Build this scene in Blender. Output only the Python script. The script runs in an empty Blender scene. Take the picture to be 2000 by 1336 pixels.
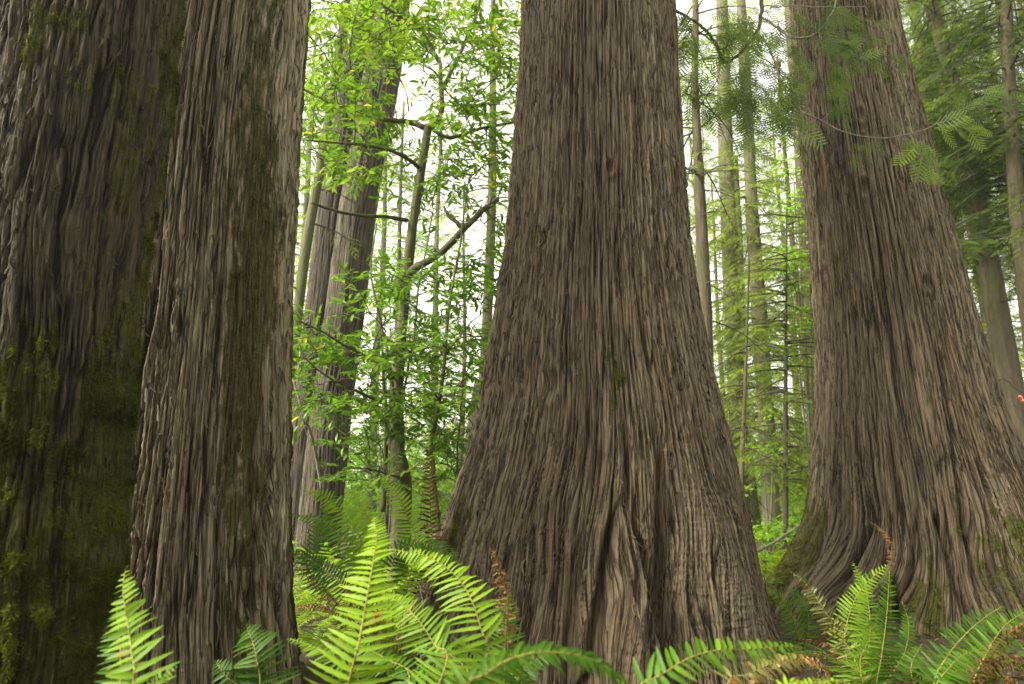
import bpy, math, random
import numpy as np
from mathutils import Vector, Matrix
R = math.radians
rng = np.random.default_rng(11)
random.seed(5)
sc = bpy.context.scene
col = sc.collection

# ------------------------------------------------------------------ camera, world, sun, exposure
F = 1333.0            # focal length in photo pixels (2000 wide)
PITCH = R(12.4)
HAZE = .0010
EYE = 1.12
cd = bpy.data.cameras.new('camera'); cam = bpy.data.objects.new('camera', cd); col.objects.link(cam)
cd.sensor_width = 36; cd.lens = 36 * F / 2000; cd.clip_end = 600; cd.clip_start = 0.05
cam.location = (0, 0, EYE); cam.rotation_euler = (R(90) + PITCH, 0, 0)
cd.dof.use_dof = True; cd.dof.focus_distance = 4.6; cd.dof.aperture_fstop = 3.4
sc.camera = cam

SUN_ELEV, SUN_AZ = R(42), R(-112)     # azimuth clockwise from +Y: over the viewer's left shoulder
w = bpy.data.worlds.new('World'); sc.world = w; w.use_nodes = True
nt = w.node_tree; bg = nt.nodes['Background']
sky = nt.nodes.new('ShaderNodeTexSky'); sky.sky_type = 'NISHITA'; sky.sun_disc = False
sky.sun_elevation = SUN_ELEV; sky.sun_rotation = SUN_AZ; sky.air_density = 1.0; sky.dust_density = 1.5; sky.ozone_density = 1.0
hs = nt.nodes.new('ShaderNodeHueSaturation'); hs.inputs['Saturation'].default_value = 0.10
wm = nt.nodes.new('ShaderNodeMix'); wm.data_type = 'RGBA'; wm.blend_type = 'MULTIPLY'; wm.inputs[0].default_value = 1; wm.inputs[7].default_value = (1.0, .97, .86, 1)
nt.links.new(sky.outputs[0], hs.inputs['Color']); nt.links.new(hs.outputs[0], wm.inputs[6]); nt.links.new(wm.outputs[2], bg.inputs['Color'])
bg.inputs['Strength'].default_value = 0.15
sl = bpy.data.lights.new('sun', 'SUN'); sl.energy = 3.0; sl.angle = R(20); sl.color = (1, .94, .82)
so = bpy.data.objects.new('sun', sl); col.objects.link(so)
sdir = Vector((math.sin(SUN_AZ) * math.cos(SUN_ELEV), math.cos(SUN_AZ) * math.cos(SUN_ELEV), math.sin(SUN_ELEV)))
so.rotation_euler = sdir.to_track_quat('Z', 'Y').to_euler(); so.location = (0, 0, 30)
sc.view_settings.view_transform = 'Standard'; sc.view_settings.look = 'None'; sc.view_settings.gamma = 1
sc.view_settings.exposure = 2.1
sc.render.engine = 'CYCLES'; sc.cycles.use_denoising = True
sc.cycles.max_bounces = 7; sc.cycles.diffuse_bounces = 3; sc.cycles.transmission_bounces = 4; sc.cycles.glossy_bounces = 2
sc.cycles.caustics_reflective = False; sc.cycles.caustics_refractive = False

# ------------------------------------------------------------------ helpers
cp, sp_ = math.cos(PITCH), math.sin(PITCH)
def at(px, py, Y):
    """world point seen at photo pixel (px, py) at forward distance Y"""
    u = (668 - py) / F; x = (px - 1000) / F
    k = Y / (cp - u * sp_)
    return np.array([x * k, Y, EYE + (sp_ + u * cp) * k])
def depth(p): return p[1] * cp + (p[2] - EYE) * sp_
def gz(x, y):
    x = np.asarray(x, float); y = np.asarray(y, float)
    return (0.05 * np.sin(x * .9 + 1) * np.cos(y * .7) + 0.03 * np.sin(x * 2.3) * np.sin(y * 1.9 + 2)
            + 0.10 * np.exp(-((x - 3.6) ** 2 + (y - 6.6) ** 2) / 3.5)
            + 0.10 * np.exp(-((x - .9) ** 2 + (y - 5.3) ** 2) / 2.5) + 0.012 * np.clip(y - 14, 0, 60))
def norm(v): return v / np.maximum(np.linalg.norm(v, axis=-1, keepdims=True), 1e-9)
def hsh(ix, iy, s):
    h = (ix.astype(np.int64) * 374761393 + iy.astype(np.int64) * 668265263 + s * 2147483647 + 1013904223)
    h = (h ^ (h >> 13)) * 1274126177 & 0x7fffffffffff
    h = (h ^ (h >> 16)) * 2246822519 & 0x7fffffffffff
    return ((h ^ (h >> 15)) & 0xffffff) / float(0xffffff)
def vnoise(x, y, s=0):
    ix = np.floor(x); iy = np.floor(y); fx = x - ix; fy = y - iy
    fx = fx * fx * (3 - 2 * fx); fy = fy * fy * (3 - 2 * fy)
    a = hsh(ix, iy, s); b = hsh(ix + 1, iy, s); c = hsh(ix, iy + 1, s); d = hsh(ix + 1, iy + 1, s)
    return (a + (b - a) * fx) * (1 - fy) + (c + (d - c) * fx) * fy
def fbm(x, y, s=0, o=4):
    r = 0; a = .5; t = 0
    for i in range(o):
        r = r + a * vnoise(x, y, s + i * 17); t += a; x = x * 2.03 + 5.1; y = y * 2.03 + 1.7; a *= .5
    return r / t * 2 - 1
def voro(x, y, s=0):
    ix = np.floor(x); iy = np.floor(y)
    f1 = np.full(x.shape, 9.); f2 = f1.copy(); cid = np.zeros(x.shape); cy = np.zeros(x.shape)
    for dx in (-1, 0, 1):
        for dy in (-1, 0, 1):
            cx_ = ix + dx; cy_ = iy + dy
            px = cx_ + .1 + .8 * hsh(cx_, cy_, s); py = cy_ + .1 + .8 * hsh(cx_, cy_, s + 7)
            d = np.hypot(px - x, py - y)
            n1 = d < f1
            f2 = np.where(n1, f1, np.minimum(f2, d)); cid = np.where(n1, hsh(cx_, cy_, s + 3), cid)
            cy = np.where(n1, y - py, cy); f1 = np.where(n1, d, f1)
    return f1, f2, cid, cy
def sstep(a, b, x):
    t = np.clip((x - a) / (b - a), 0, 1); return t * t * (3 - 2 * t)

def mesh(name, V, Fs, mats, parent=None, attrs=None, uv=None, smooth=False, mi=None):
    """one mesh object from arrays; Fs: list of (n,k) index arrays"""
    V = np.asarray(V, np.float32); Fs = [np.asarray(f, np.int32) for f in Fs if len(f)]
    me = bpy.data.meshes.new(name)
    me.vertices.add(len(V)); me.vertices.foreach_set('co', V.ravel())
    tot = np.concatenate([np.full(len(f), f.shape[1], np.int32) for f in Fs])
    idx = np.concatenate([f.ravel() for f in Fs]).astype(np.int32)
    me.loops.add(len(idx)); me.loops.foreach_set('vertex_index', idx)
    me.polygons.add(len(tot)); st = np.zeros(len(tot), np.int32); st[1:] = np.cumsum(tot)[:-1]
    me.polygons.foreach_set('loop_start', st)
    try: me.polygons.foreach_set('loop_total', tot)
    except Exception: pass
    if mi is not None: me.polygons.foreach_set('material_index', np.asarray(mi, np.int32))
    me.update(calc_edges=True)
    for k, a in (attrs or {}).items():
        at_ = me.attributes.new(k, 'FLOAT', 'POINT'); at_.data.foreach_set('value', np.asarray(a, np.float32))
    if uv is not None:
        l = me.uv_layers.new(name='UVMap'); l.data.foreach_set('uv', np.asarray(uv, np.float32)[idx].ravel())
    if smooth: me.polygons.foreach_set('use_smooth', np.ones(len(tot), bool))
    for m in (mats if isinstance(mats, (list, tuple)) else [mats]): me.materials.append(m)
    o = bpy.data.objects.new(name, me); col.objects.link(o)
    if parent is not None:
        o.parent = parent; off = Vector((0, 0, 0)); q = parent
        while q is not None: off += q.location; q = q.parent
        me.transform(Matrix.Translation(-off))
    return o
def thing(name, label, cat, loc, group=None):
    o = bpy.data.objects.new(name, None); col.objects.link(o); o.location = Vector([float(c) for c in loc]); o.empty_display_size = .2
    o['label'] = label; o['category'] = cat
    if group: o['group'] = group
    return o
def tag(o, label, cat, group=None):
    o['label'] = label; o['category'] = cat
    if group: o['group'] = group
def copy_tree(root, loc, rz, scale, label, group=None):
    c = root.copy(); col.objects.link(c); c.location = [float(q) for q in loc]; c.rotation_euler = (0, 0, rz); c.scale = (scale,) * 3
    c['label'] = label
    if group: c['group'] = group
    for ch in root.children:
        d = ch.copy(); col.objects.link(d); d.parent = c
        for g in ch.children:
            e = g.copy(); col.objects.link(e); e.parent = d
    return c
class Geo:
    """collects pieces for ONE mesh"""
    def __init__(s): s.V = []; s.F = {}; s.n = 0; s.A = []; s.MI = {}; s.m = 0
    def add(s, V, faces, v=None):
        V = np.asarray(V, float).reshape(-1, 3)
        for f in faces:
            f = np.asarray(f)
            if len(f): s.F.setdefault(f.shape[1], []).append(f + s.n); s.MI.setdefault(f.shape[1], []).append(np.full(len(f), s.m))
        s.V.append(V); s.n += len(V)
        s.A.append(np.zeros(len(V)) if v is None else np.broadcast_to(v, (len(V),)).astype(float))
    def absorb(s, o, m):
        if o.n == 0: return s
        for k, fs in o.F.items():
            for f in fs: s.F.setdefault(k, []).append(f + s.n); s.MI.setdefault(k, []).append(np.full(len(f), m))
        s.V += o.V; s.A += o.A; s.n += o.n; return s
    def inst(s, TV, TF, pos, ax, side, size, v):
        """template: x along ax, y along side, z along normal"""
        pos = np.asarray(pos, float); n = len(pos)
        if n == 0: return
        ax = norm(np.asarray(ax, float)); side = np.asarray(side, float); nz = norm(np.cross(ax, side)); sd = np.cross(nz, ax)
        size = np.broadcast_to(np.asarray(size, float), (n,))[:, None, None]
        P = pos[:, None] + size * (TV[None, :, 0:1] * ax[:, None] + TV[None, :, 1:2] * sd[:, None] + TV[None, :, 2:3] * nz[:, None])
        off = (np.arange(n) * len(TV))[:, None, None]
        s.add(P.reshape(-1, 3), [(off + f[None]).reshape(-1, f.shape[1]) for f in TF], np.repeat(np.broadcast_to(v, (n,)), len(TV)))
    def segs(s, P0, P1, r0, r1, k=4, v=None):
        P0 = np.asarray(P0, float).reshape(-1, 3); P1 = np.asarray(P1, float).reshape(-1, 3); n = len(P0)
        if n == 0: return
        d = norm(P1 - P0); a = np.where(np.abs(d[:, 2:3]) < .9, [[0, 0, 1.]], [[1., 0, 0]]); e = norm(np.cross(d, a)); g = np.cross(d, e)
        th = np.arange(k) / k * 2 * math.pi; ring = (e[:, None] * np.cos(th)[None, :, None] + g[:, None] * np.sin(th)[None, :, None])
        r0 = np.broadcast_to(r0, (n,))[:, None, None]; r1 = np.broadcast_to(r1, (n,))[:, None, None]
        V = np.concatenate([P0[:, None] + ring * r0, P1[:, None] + ring * r1], 1)
        i = np.arange(k); q = np.stack([i, (i + 1) % k, (i + 1) % k + k, i + k], 1)
        s.add(V.reshape(-1, 3), [((np.arange(n) * 2 * k)[:, None, None] + q[None]).reshape(-1, 4)], v)
    def tube(s, P, r, k=8, v=None, bump=0.0, seed=0):
        P = np.asarray(P, float); n = len(P); r = np.broadcast_to(r, (n,))
        T = norm(np.gradient(P, axis=0)); e = np.cross(T[0], [0, 0, 1.]) if abs(T[0][2]) < .9 else np.cross(T[0], [1., 0, 0])
        E = []
        for i in range(n):
            e = e - T[i] * np.dot(e, T[i]); e = e / np.linalg.norm(e); E.append(e)
        E = np.array(E); G_ = np.cross(T, E); th = np.arange(k) / k * 2 * math.pi
        rr = np.repeat(r[:, None], k, 1)
        if bump:
            ii, tt = np.meshgrid(np.arange(n) * 1., th, indexing='ij')
            rr = rr * (1 + bump * fbm(np.cos(tt) * 1.6 + ii * .35 + seed, np.sin(tt) * 1.6 + 3.3 * seed, seed, 3))
        V = P[:, None] + rr[..., None] * (E[:, None] * np.cos(th)[None, :, None] + G_[:, None] * np.sin(th)[None, :, None])
        q = []
        for i in range(n - 1):
            j = np.arange(k); q.append(np.stack([i * k + j, i * k + (j + 1) % k, (i + 1) * k + (j + 1) % k, (i + 1) * k + j], 1))
        s.add(V.reshape(-1, 3), [np.concatenate(q), np.array([list(range(k))[::-1]]), np.array([[(n - 1) * k + j for j in range(k)]])], v)
    def build(s, name, mats, parent=None, smooth=False):
        return mesh(name, np.concatenate(s.V), [np.concatenate(f) for f in s.F.values()], mats, parent, {'v': np.concatenate(s.A)}, smooth=smooth, mi=np.concatenate([np.concatenate(f) for f in s.MI.values()]))
def spline(P, n):
    P = np.asarray(P, float); m = len(P)
    if m < 3:
        t = np.linspace(0, 1, n)[:, None]; return P[0] * (1 - t) + P[-1] * t
    Q = np.vstack([2 * P[0] - P[1], P, 2 * P[-1] - P[-2]])
    t = np.linspace(0, m - 1 - 1e-6, n); i = t.astype(int); f = (t - i)[:, None]
    p0, p1, p2, p3 = Q[i], Q[i + 1], Q[i + 2], Q[i + 3]
    C = .5 * (2 * p1 + (p2 - p0) * f + (2 * p0 - 5 * p1 + 4 * p2 - p3) * f ** 2 + (3 * p1 - p0 - 3 * p2 + p3) * f ** 3)
    s = np.r_[0, np.cumsum(np.linalg.norm(np.diff(C, axis=0), axis=1))]; u = np.linspace(0, s[-1], n)
    return np.stack([np.interp(u, s, C[:, k]) for k in range(3)], 1)
def rdirs(n):
    return norm(rng.normal(size=(n, 3)))

# ------------------------------------------------------------------ materials
def nodes(name):
    m = bpy.data.materials.new(name); m.use_nodes = True; t = m.node_tree; t.nodes.clear()
    out = t.nodes.new('ShaderNodeOutputMaterial'); return m, t, out
def N(t, typ, **kw):
    n = t.nodes.new(typ)
    for k, v in kw.items():
        if k.startswith('i_'): n.inputs[k[2:].replace('_', ' ')].default_value = v
        else: setattr(n, k, v)
    return n
def ramp(t, fac, stops):
    r = t.nodes.new('ShaderNodeValToRGB'); cr = r.color_ramp
    while len(cr.elements) < len(stops): cr.elements.new(.5)
    for e, (p, c) in zip(cr.elements, stops): e.position = p; e.color = (*c, 1)
    if fac is not None: t.links.new(fac, r.inputs[0])
    return r.outputs[0]
def mix(t, fac, a, b, mode='MIX'):
    m = t.nodes.new('ShaderNodeMix'); m.data_type = 'RGBA'; m.blend_type = mode
    for i, s in ((0, fac), (6, a), (7, b)):
        if isinstance(s, (int, float)): m.inputs[i].default_value = s
        elif isinstance(s, tuple): m.inputs[i].default_value = (*s, 1)
        else: t.links.new(s, m.inputs[i])
    return m.outputs[2]
def noise(t, vec, scale, detail=4, rough=.6, dist=0.0):
    n = N(t, 'ShaderNodeTexNoise'); n.inputs['Scale'].default_value = scale; n.inputs['Detail'].default_value = detail
    n.inputs['Roughness'].default_value = rough; n.inputs['Distortion'].default_value = dist; t.links.new(vec, n.inputs['Vector']); return n.outputs[0]
def mapping(t, vec, scale):
    m = N(t, 'ShaderNodeMapping'); m.inputs['Scale'].default_value = scale; t.links.new(vec, m.inputs['Vector']); return m.outputs[0]

def bark_mat(name, light, mid, red, lichen=0.15):
    """stringy cedar bark on UV (metres round, metres up); attribute moss paints the moss film, h blends weathered plate to inner bark, with groove shade painted in"""
    m, t, out = nodes(name)
    uv = N(t, 'ShaderNodeUVMap').outputs[0]
    a = N(t, 'ShaderNodeAttribute', attribute_name='moss').outputs['Fac']
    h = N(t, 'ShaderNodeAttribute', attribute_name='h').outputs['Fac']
    cell = N(t, 'ShaderNodeAttribute', attribute_name='cell').outputs['Fac']
    n1 = noise(t, mapping(t, uv, (9, 1.3, 1)), 1, 5, .65, .3)
    n2 = noise(t, mapping(t, uv, (66, 1.9, 1)), 1, 5, .66, .2)
    n3 = noise(t, mapping(t, uv, (230, 14, 1)), 1, 3, .7)
    c = ramp(t, n1, [(.3, mid), (.5, tuple((x + y) / 2 for x, y in zip(mid, light))), (.7, light)])
    c = mix(t, ramp(t, cell, [(0.2, (0, 0, 0)), (.9, (.8, .8, .8))]), c, tuple(x * 1.3 for x in light))
    c = mix(t, ramp(t, h, [(.12, (.9, .9, .9)), (.75, (0, 0, 0))]), c, red)  # inner bark tone, deepened as shade painted into the grooves
    def rid(sx, sy, wd, ds):                              # fine cracks between bark fibres: abs(noise - .5) near 0
        q = noise(t, mapping(t, uv, (sx, sy, 1)), 1, 3, .55, ds); s_ = N(t, 'ShaderNodeMath', operation='SUBTRACT'); t.links.new(q, s_.inputs[0]); s_.inputs[1].default_value = .5
        a_ = N(t, 'ShaderNodeMath', operation='ABSOLUTE'); t.links.new(s_.outputs[0], a_.inputs[0]); mr = N(t, 'ShaderNodeMapRange'); t.links.new(a_.outputs[0], mr.inputs[0]); mr.inputs[2].default_value = wd; return mr.outputs[0]
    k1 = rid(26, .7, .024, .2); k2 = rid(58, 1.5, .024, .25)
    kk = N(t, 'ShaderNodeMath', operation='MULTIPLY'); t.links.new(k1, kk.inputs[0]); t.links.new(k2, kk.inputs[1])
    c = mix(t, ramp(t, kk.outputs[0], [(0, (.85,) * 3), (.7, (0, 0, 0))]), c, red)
    c = mix(t, .52, c, ramp(t, n2, [(.32, (.38, .34, .31)), (.48, (1, 1, 1)), (.68, (1.5, 1.45, 1.4))]), 'MULTIPLY')
    c = mix(t, .62, c, ramp(t, n3, [(.3, (.5, .6, .6)), (.7, (1.3, 1.3, 1.3))]), 'MULTIPLY')
    big = noise(t, mapping(t, uv, (2.2, .7, 1)), 1, 5, .65, .6)
    c = mix(t, .9, c, ramp(t, big, [(.30, (.68, .60, .50)), (.45, (.95, .93, .88)), (.58, (1.0, 1.02, 1.0)), (.72, (1.12, 1.28, 1.05))]), 'MULTIPLY')
    c = mix(t, ramp(t, noise(t, mapping(t, uv, (45, 3.5, 1)), 1, 4, .6, .3), [(.60, (0, 0, 0)), (.70, (.32,) * 3)]), c, tuple(x * 1.7 for x in light))
    li = noise(t, mapping(t, uv, (16, 5, 1)), 1, 6, .75)
    c = mix(t, ramp(t, li, [(.62, (0, 0, 0)), (.70, (lichen,) * 3)]), c, (.21, .235, .17))
    mn = noise(t, mapping(t, uv, (70, 40, 1)), 1, 5, .7)
    mc = ramp(t, mn, [(.3, (.026, .026, .005)), (.55, (.060, .058, .010)), (.75, (.12, .115, .02))])
    mm = N(t, 'ShaderNodeMath', operation='ADD'); t.links.new(a, mm.inputs[0])
    m2 = N(t, 'ShaderNodeMath', operation='MULTIPLY_ADD'); t.links.new(mn, m2.inputs[0]); m2.inputs[1].default_value = 1.2; m2.inputs[2].default_value = -.6
    t.links.new(m2.outputs[0], mm.inputs[1])
    fac = ramp(t, mm.outputs[0], [(.38, (0, 0, 0)), (.72, (.92, .92, .92))])
    c = mix(t, fac, c, mc)
    b = N(t, 'ShaderNodeBsdfPrincipled'); b.inputs['Roughness'].default_value = .82; b.inputs['Specular IOR Level'].default_value = .25
    t.links.new(c, b.inputs['Base Color'])
    hh = mix(t, .45, mix(t, .4, n2, n3), kk.outputs[0])
    bp = N(t, 'ShaderNodeBump'); bp.inputs['Strength'].default_value = 1.0; bp.inputs['Distance'].default_value = .03
    t.links.new(hh, bp.inputs['Height']); t.links.new(bp.outputs[0], b.inputs['Normal']); t.links.new(b.outputs[0], out.inputs[0])
    return m
def trunk_mat(name, light, dark, moss=.3, scale=1.0):
    m, t, out = nodes(name)
    co = N(t, 'ShaderNodeTexCoord').outputs['Object']
    n1 = noise(t, mapping(t, co, (14 * scale, 14 * scale, 2.2 * scale)), 1, 6, .7, .5)
    n2 = noise(t, mapping(t, co, (1.6, 1.6, .5)), 1, 4, .6)
    n3 = noise(t, mapping(t, co, (40 * scale, 40 * scale, 9 * scale)), 1, 3, .7)
    c = ramp(t, n1, [(.3, dark), (.52, tuple((x + y) / 2 for x, y in zip(dark, light))), (.68, light)])
    c = mix(t, .4, c, ramp(t, n3, [(.3, (.6, .6, .6)), (.7, (1.3, 1.3, 1.3))]), 'MULTIPLY')
    c = mix(t, ramp(t, n2, [(.62 - moss * .4, (0, 0, 0)), (.78 - moss * .3, (.85,) * 3)]), c, (.085, .095, .028))
    b = N(t, 'ShaderNodeBsdfPrincipled'); b.inputs['Roughness'].default_value = .85; b.inputs['Specular IOR Level'].default_value = .2
    t.links.new(c, b.inputs['Base Color'])
    bp = N(t, 'ShaderNodeBump'); bp.inputs['Strength'].default_value = 1; bp.inputs['Distance'].default_value = .06
    t.links.new(n1, bp.inputs['Height']); t.links.new(bp.outputs[0], b.inputs['Normal']); t.links.new(b.outputs[0], out.inputs[0])
    return m
def leaf_mat(name, stops, trans=.45, gloss=.06, rough=.45, patch=None):
    """stops: colour over attribute v; leaf tissue lets part of the light through"""
    m, t, out = nodes(name)
    v = N(t, 'ShaderNodeAttribute', attribute_name='v').outputs['Fac']
    c = ramp(t, v, stops)
    co = N(t, 'ShaderNodeTexCoord').outputs['Object']
    nn = noise(t, co, 35, 3)
    c = mix(t, .35, c, ramp(t, nn, [(.3, (.7, .7, .7)), (.7, (1.25, 1.25, 1.25))]), 'MULTIPLY')
    if patch: c = mix(t, ramp(t, noise(t, co, patch[1], 3), [(patch[2], (0, 0, 0)), (patch[2] + .06, (.9,) * 3)]), c, patch[0])
    d = N(t, 'ShaderNodeBsdfDiffuse'); t.links.new(c, d.inputs[0])
    tr = N(t, 'ShaderNodeBsdfTranslucent'); t.links.new(mix(t, 1.0, c, (1.15, 1.25, .6), 'MULTIPLY'), tr.inputs[0])
    s1 = N(t, 'ShaderNodeMixShader'); s1.inputs[0].default_value = trans; t.links.new(d.outputs[0], s1.inputs[1]); t.links.new(tr.outputs[0], s1.inputs[2])
    g = N(t, 'ShaderNodeBsdfGlossy'); g.inputs['Roughness'].default_value = rough; g.inputs[0].default_value = (.8, .85, .8, 1)
    s2 = N(t, 'ShaderNodeMixShader'); s2.inputs[0].default_value = gloss; t.links.new(s1.outputs[0], s2.inputs[1]); t.links.new(g.outputs[0], s2.inputs[2])
    t.links.new(s2.outputs[0], out.inputs[0]); return m

M = {}
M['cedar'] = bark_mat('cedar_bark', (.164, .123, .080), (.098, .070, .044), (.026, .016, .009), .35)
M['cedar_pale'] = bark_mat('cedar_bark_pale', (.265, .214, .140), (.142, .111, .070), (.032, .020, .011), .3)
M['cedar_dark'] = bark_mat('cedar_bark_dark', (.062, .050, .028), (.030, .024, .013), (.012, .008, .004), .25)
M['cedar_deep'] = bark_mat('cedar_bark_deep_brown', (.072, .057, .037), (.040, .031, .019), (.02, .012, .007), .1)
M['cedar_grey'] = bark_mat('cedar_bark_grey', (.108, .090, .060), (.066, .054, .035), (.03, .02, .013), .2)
M['far_bark'] = trunk_mat('grey_bark', (.19, .17, .115), (.085, .075, .045), .5)
M['fir_bark'] = trunk_mat('fir_bark', (.135, .11, .068), (.062, .05, .03), .3)
M['mossy_bark'] = trunk_mat('mossy_bark', (.17, .15, .10), (.075, .07, .04), .6)
M['twig'] = trunk_mat('twig_bark', (.10, .085, .06), (.05, .04, .03), .1)
M['pale_twig'] = trunk_mat('pale_twig_bark', (.30, .26, .20), (.16, .13, .10), .1)
M['moss'] = leaf_mat('moss', [(0, (.022, .024, .005)), (.5, (.060, .070, .010)), (1, (.14, .155, .022))], .3, .0)
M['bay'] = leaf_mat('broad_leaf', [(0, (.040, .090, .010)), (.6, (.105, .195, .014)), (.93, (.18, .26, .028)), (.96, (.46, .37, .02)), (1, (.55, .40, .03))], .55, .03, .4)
M['hemlock'] = leaf_mat('needles', [(0, (.05, .08, .010)), (.6, (.15, .215, .020)), (1, (.29, .37, .04))], .65, .008)
M['hem_dark'] = leaf_mat('dark_needles', [(0, (.036, .066, .009)), (.6, (.10, .16, .015)), (1, (.19, .27, .024))], .58, .015)
M['cedar_leaf'] = leaf_mat('cedar_spray_leaf', [(0, (.035, .065, .008)), (.6, (.105, .16, .012)), (1, (.20, .27, .02))], .5, .02)
M['maple'] = leaf_mat('maple_leaf', [(0, (.09, .19, .015)), (.6, (.16, .32, .02)), (1, (.28, .46, .03))], .6, .02)
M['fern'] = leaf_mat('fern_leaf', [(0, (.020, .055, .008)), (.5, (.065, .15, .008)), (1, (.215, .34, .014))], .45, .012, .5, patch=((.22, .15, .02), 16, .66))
M['dead'] = leaf_mat('dead_fern_leaf', [(0, (.055, .026, .010)), (.5, (.13, .062, .020)), (1, (.32, .20, .08))], .3, .02)
M['olive'] = leaf_mat('withering_fern_leaf', [(0, (.06, .07, .012)), (.5, (.12, .12, .02)), (1, (.24, .18, .04))], .4, .03, patch=((.25, .10, .02), 9, .55))
M['stalk'] = trunk_mat('fern_stalk', (.30, .26, .06), (.18, .16, .03), 0)
M['dead_stalk'] = trunk_mat('dead_fern_stalk', (.20, .10, .03), (.10, .05, .015), 0)
m, t, out = nodes('forest_floor')
co = N(t, 'ShaderNodeTexCoord').outputs['Object']
c = ramp(t, noise(t, co, 9, 8, .7), [(.3, (.022, .014, .008)), (.5, (.06, .036, .019)), (.7, (.12, .07, .035))])
c = mix(t, ramp(t, noise(t, co, 1.1, 5), [(.48, (0, 0, 0)), (.62, (.8,) * 3)]), c, (.035, .05, .012))
b = N(t, 'ShaderNodeBsdfPrincipled'); b.inputs['Roughness'].default_value = .95; t.links.new(c, b.inputs['Base Color'])
bp = N(t, 'ShaderNodeBump'); bp.inputs['Strength'].default_value = 1; bp.inputs['Distance'].default_value = .05
t.links.new(noise(t, co, 28, 8, .75), bp.inputs['Height']); t.links.new(bp.outputs[0], b.inputs['Normal']); t.links.new(b.outputs[0], out.inputs[0])
M['floor'] = m
m, t, out = nodes('orange_ribbon')
b = N(t, 'ShaderNodeBsdfPrincipled'); co = N(t, 'ShaderNodeTexCoord').outputs['Object']
t.links.new(ramp(t, noise(t, co, 60, 2), [(.3, (.75, .07, .02)), (.7, (.9, .13, .04))]), b.inputs['Base Color']); b.inputs['Roughness'].default_value = .4
t.links.new(b.outputs[0], out.inputs[0]); M['ribbon'] = m

# ------------------------------------------------------------------ ground
xs = np.unique(np.r_[np.linspace(-300, -14, 20), np.linspace(-14, 14, 240), np.linspace(14, 300, 20)])
ys = np.unique(np.r_[np.linspace(-60, -1, 10), np.linspace(-1, 18, 220), np.linspace(18, 500, 40)])
X, Y_ = np.meshgrid(xs, ys, indexing='ij'); Z = gz(X, Y_) + .03 * fbm(X * 3, Y_ * 3, 5, 4) * (np.hypot(X, Y_) < 25)
ii = np.arange(X.size).reshape(X.shape); q = np.stack([ii[:-1, :-1], ii[1:, :-1], ii[1:, 1:], ii[:-1, 1:]], -1).reshape(-1, 4)
g = mesh('ground', np.stack([X, Y_, Z], -1).reshape(-1, 3), [q], M['floor'], smooth=True); g['kind'] = 'structure'

# ------------------------------------------------------------------ big cedar trunks
def bark(u, v, seed, sc_=1.0, deep=1.0, vl=1.0):
    """height field of stringy, plated bark; u round, v up, in metres"""
    v = v * vl
    wu = u + .030 * fbm(u * 2.2, v * .8, seed, 3) + .005 * fbm(u * 16, v * 1.6, seed + 9, 3)
    wv = v + .05 * fbm(u * 20, v * 2, seed + 31, 2)
    n1 = fbm(wu * 19 / sc_, v * .55 / sc_, seed + 11, 3); n2 = fbm(wu * 44 / sc_ + 3, v * 1.1 / sc_, seed + 22, 3)
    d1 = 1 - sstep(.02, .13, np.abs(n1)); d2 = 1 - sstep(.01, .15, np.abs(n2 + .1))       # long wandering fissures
    f1b, f2b, c2, y2 = voro(wu / (.024 * sc_) + 7, wv / (.75 * sc_), seed + 50)
    g2 = sstep(.0, .16, f2b - f1b)
    f1c, f2c, c3, y3 = voro(wu / (.011 * sc_) + 3, wv / (.5 * sc_), seed + 90)
    fib = fbm(wu * 120 / sc_, wv * 5, seed + 80, 3); chip = np.clip(fbm(wu * 42, wv * 3, seed + 60, 4), 0, 1)
    h = .014 * sstep(-.6, .6, np.abs(n1) * 2 - .4) - .024 * d1 - .013 * d2 + .012 * g2 * (.2 + c2) - .006 * y2 * g2 * c2 + .006 * (c3 - .5) + .0035 * fib + .010 * chip
    return h * deep, .5 * c2 + .5 * c3, np.clip(1 - .85 * d1 - .55 * d2 - .25 * (1 - g2), 0, 1)

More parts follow.
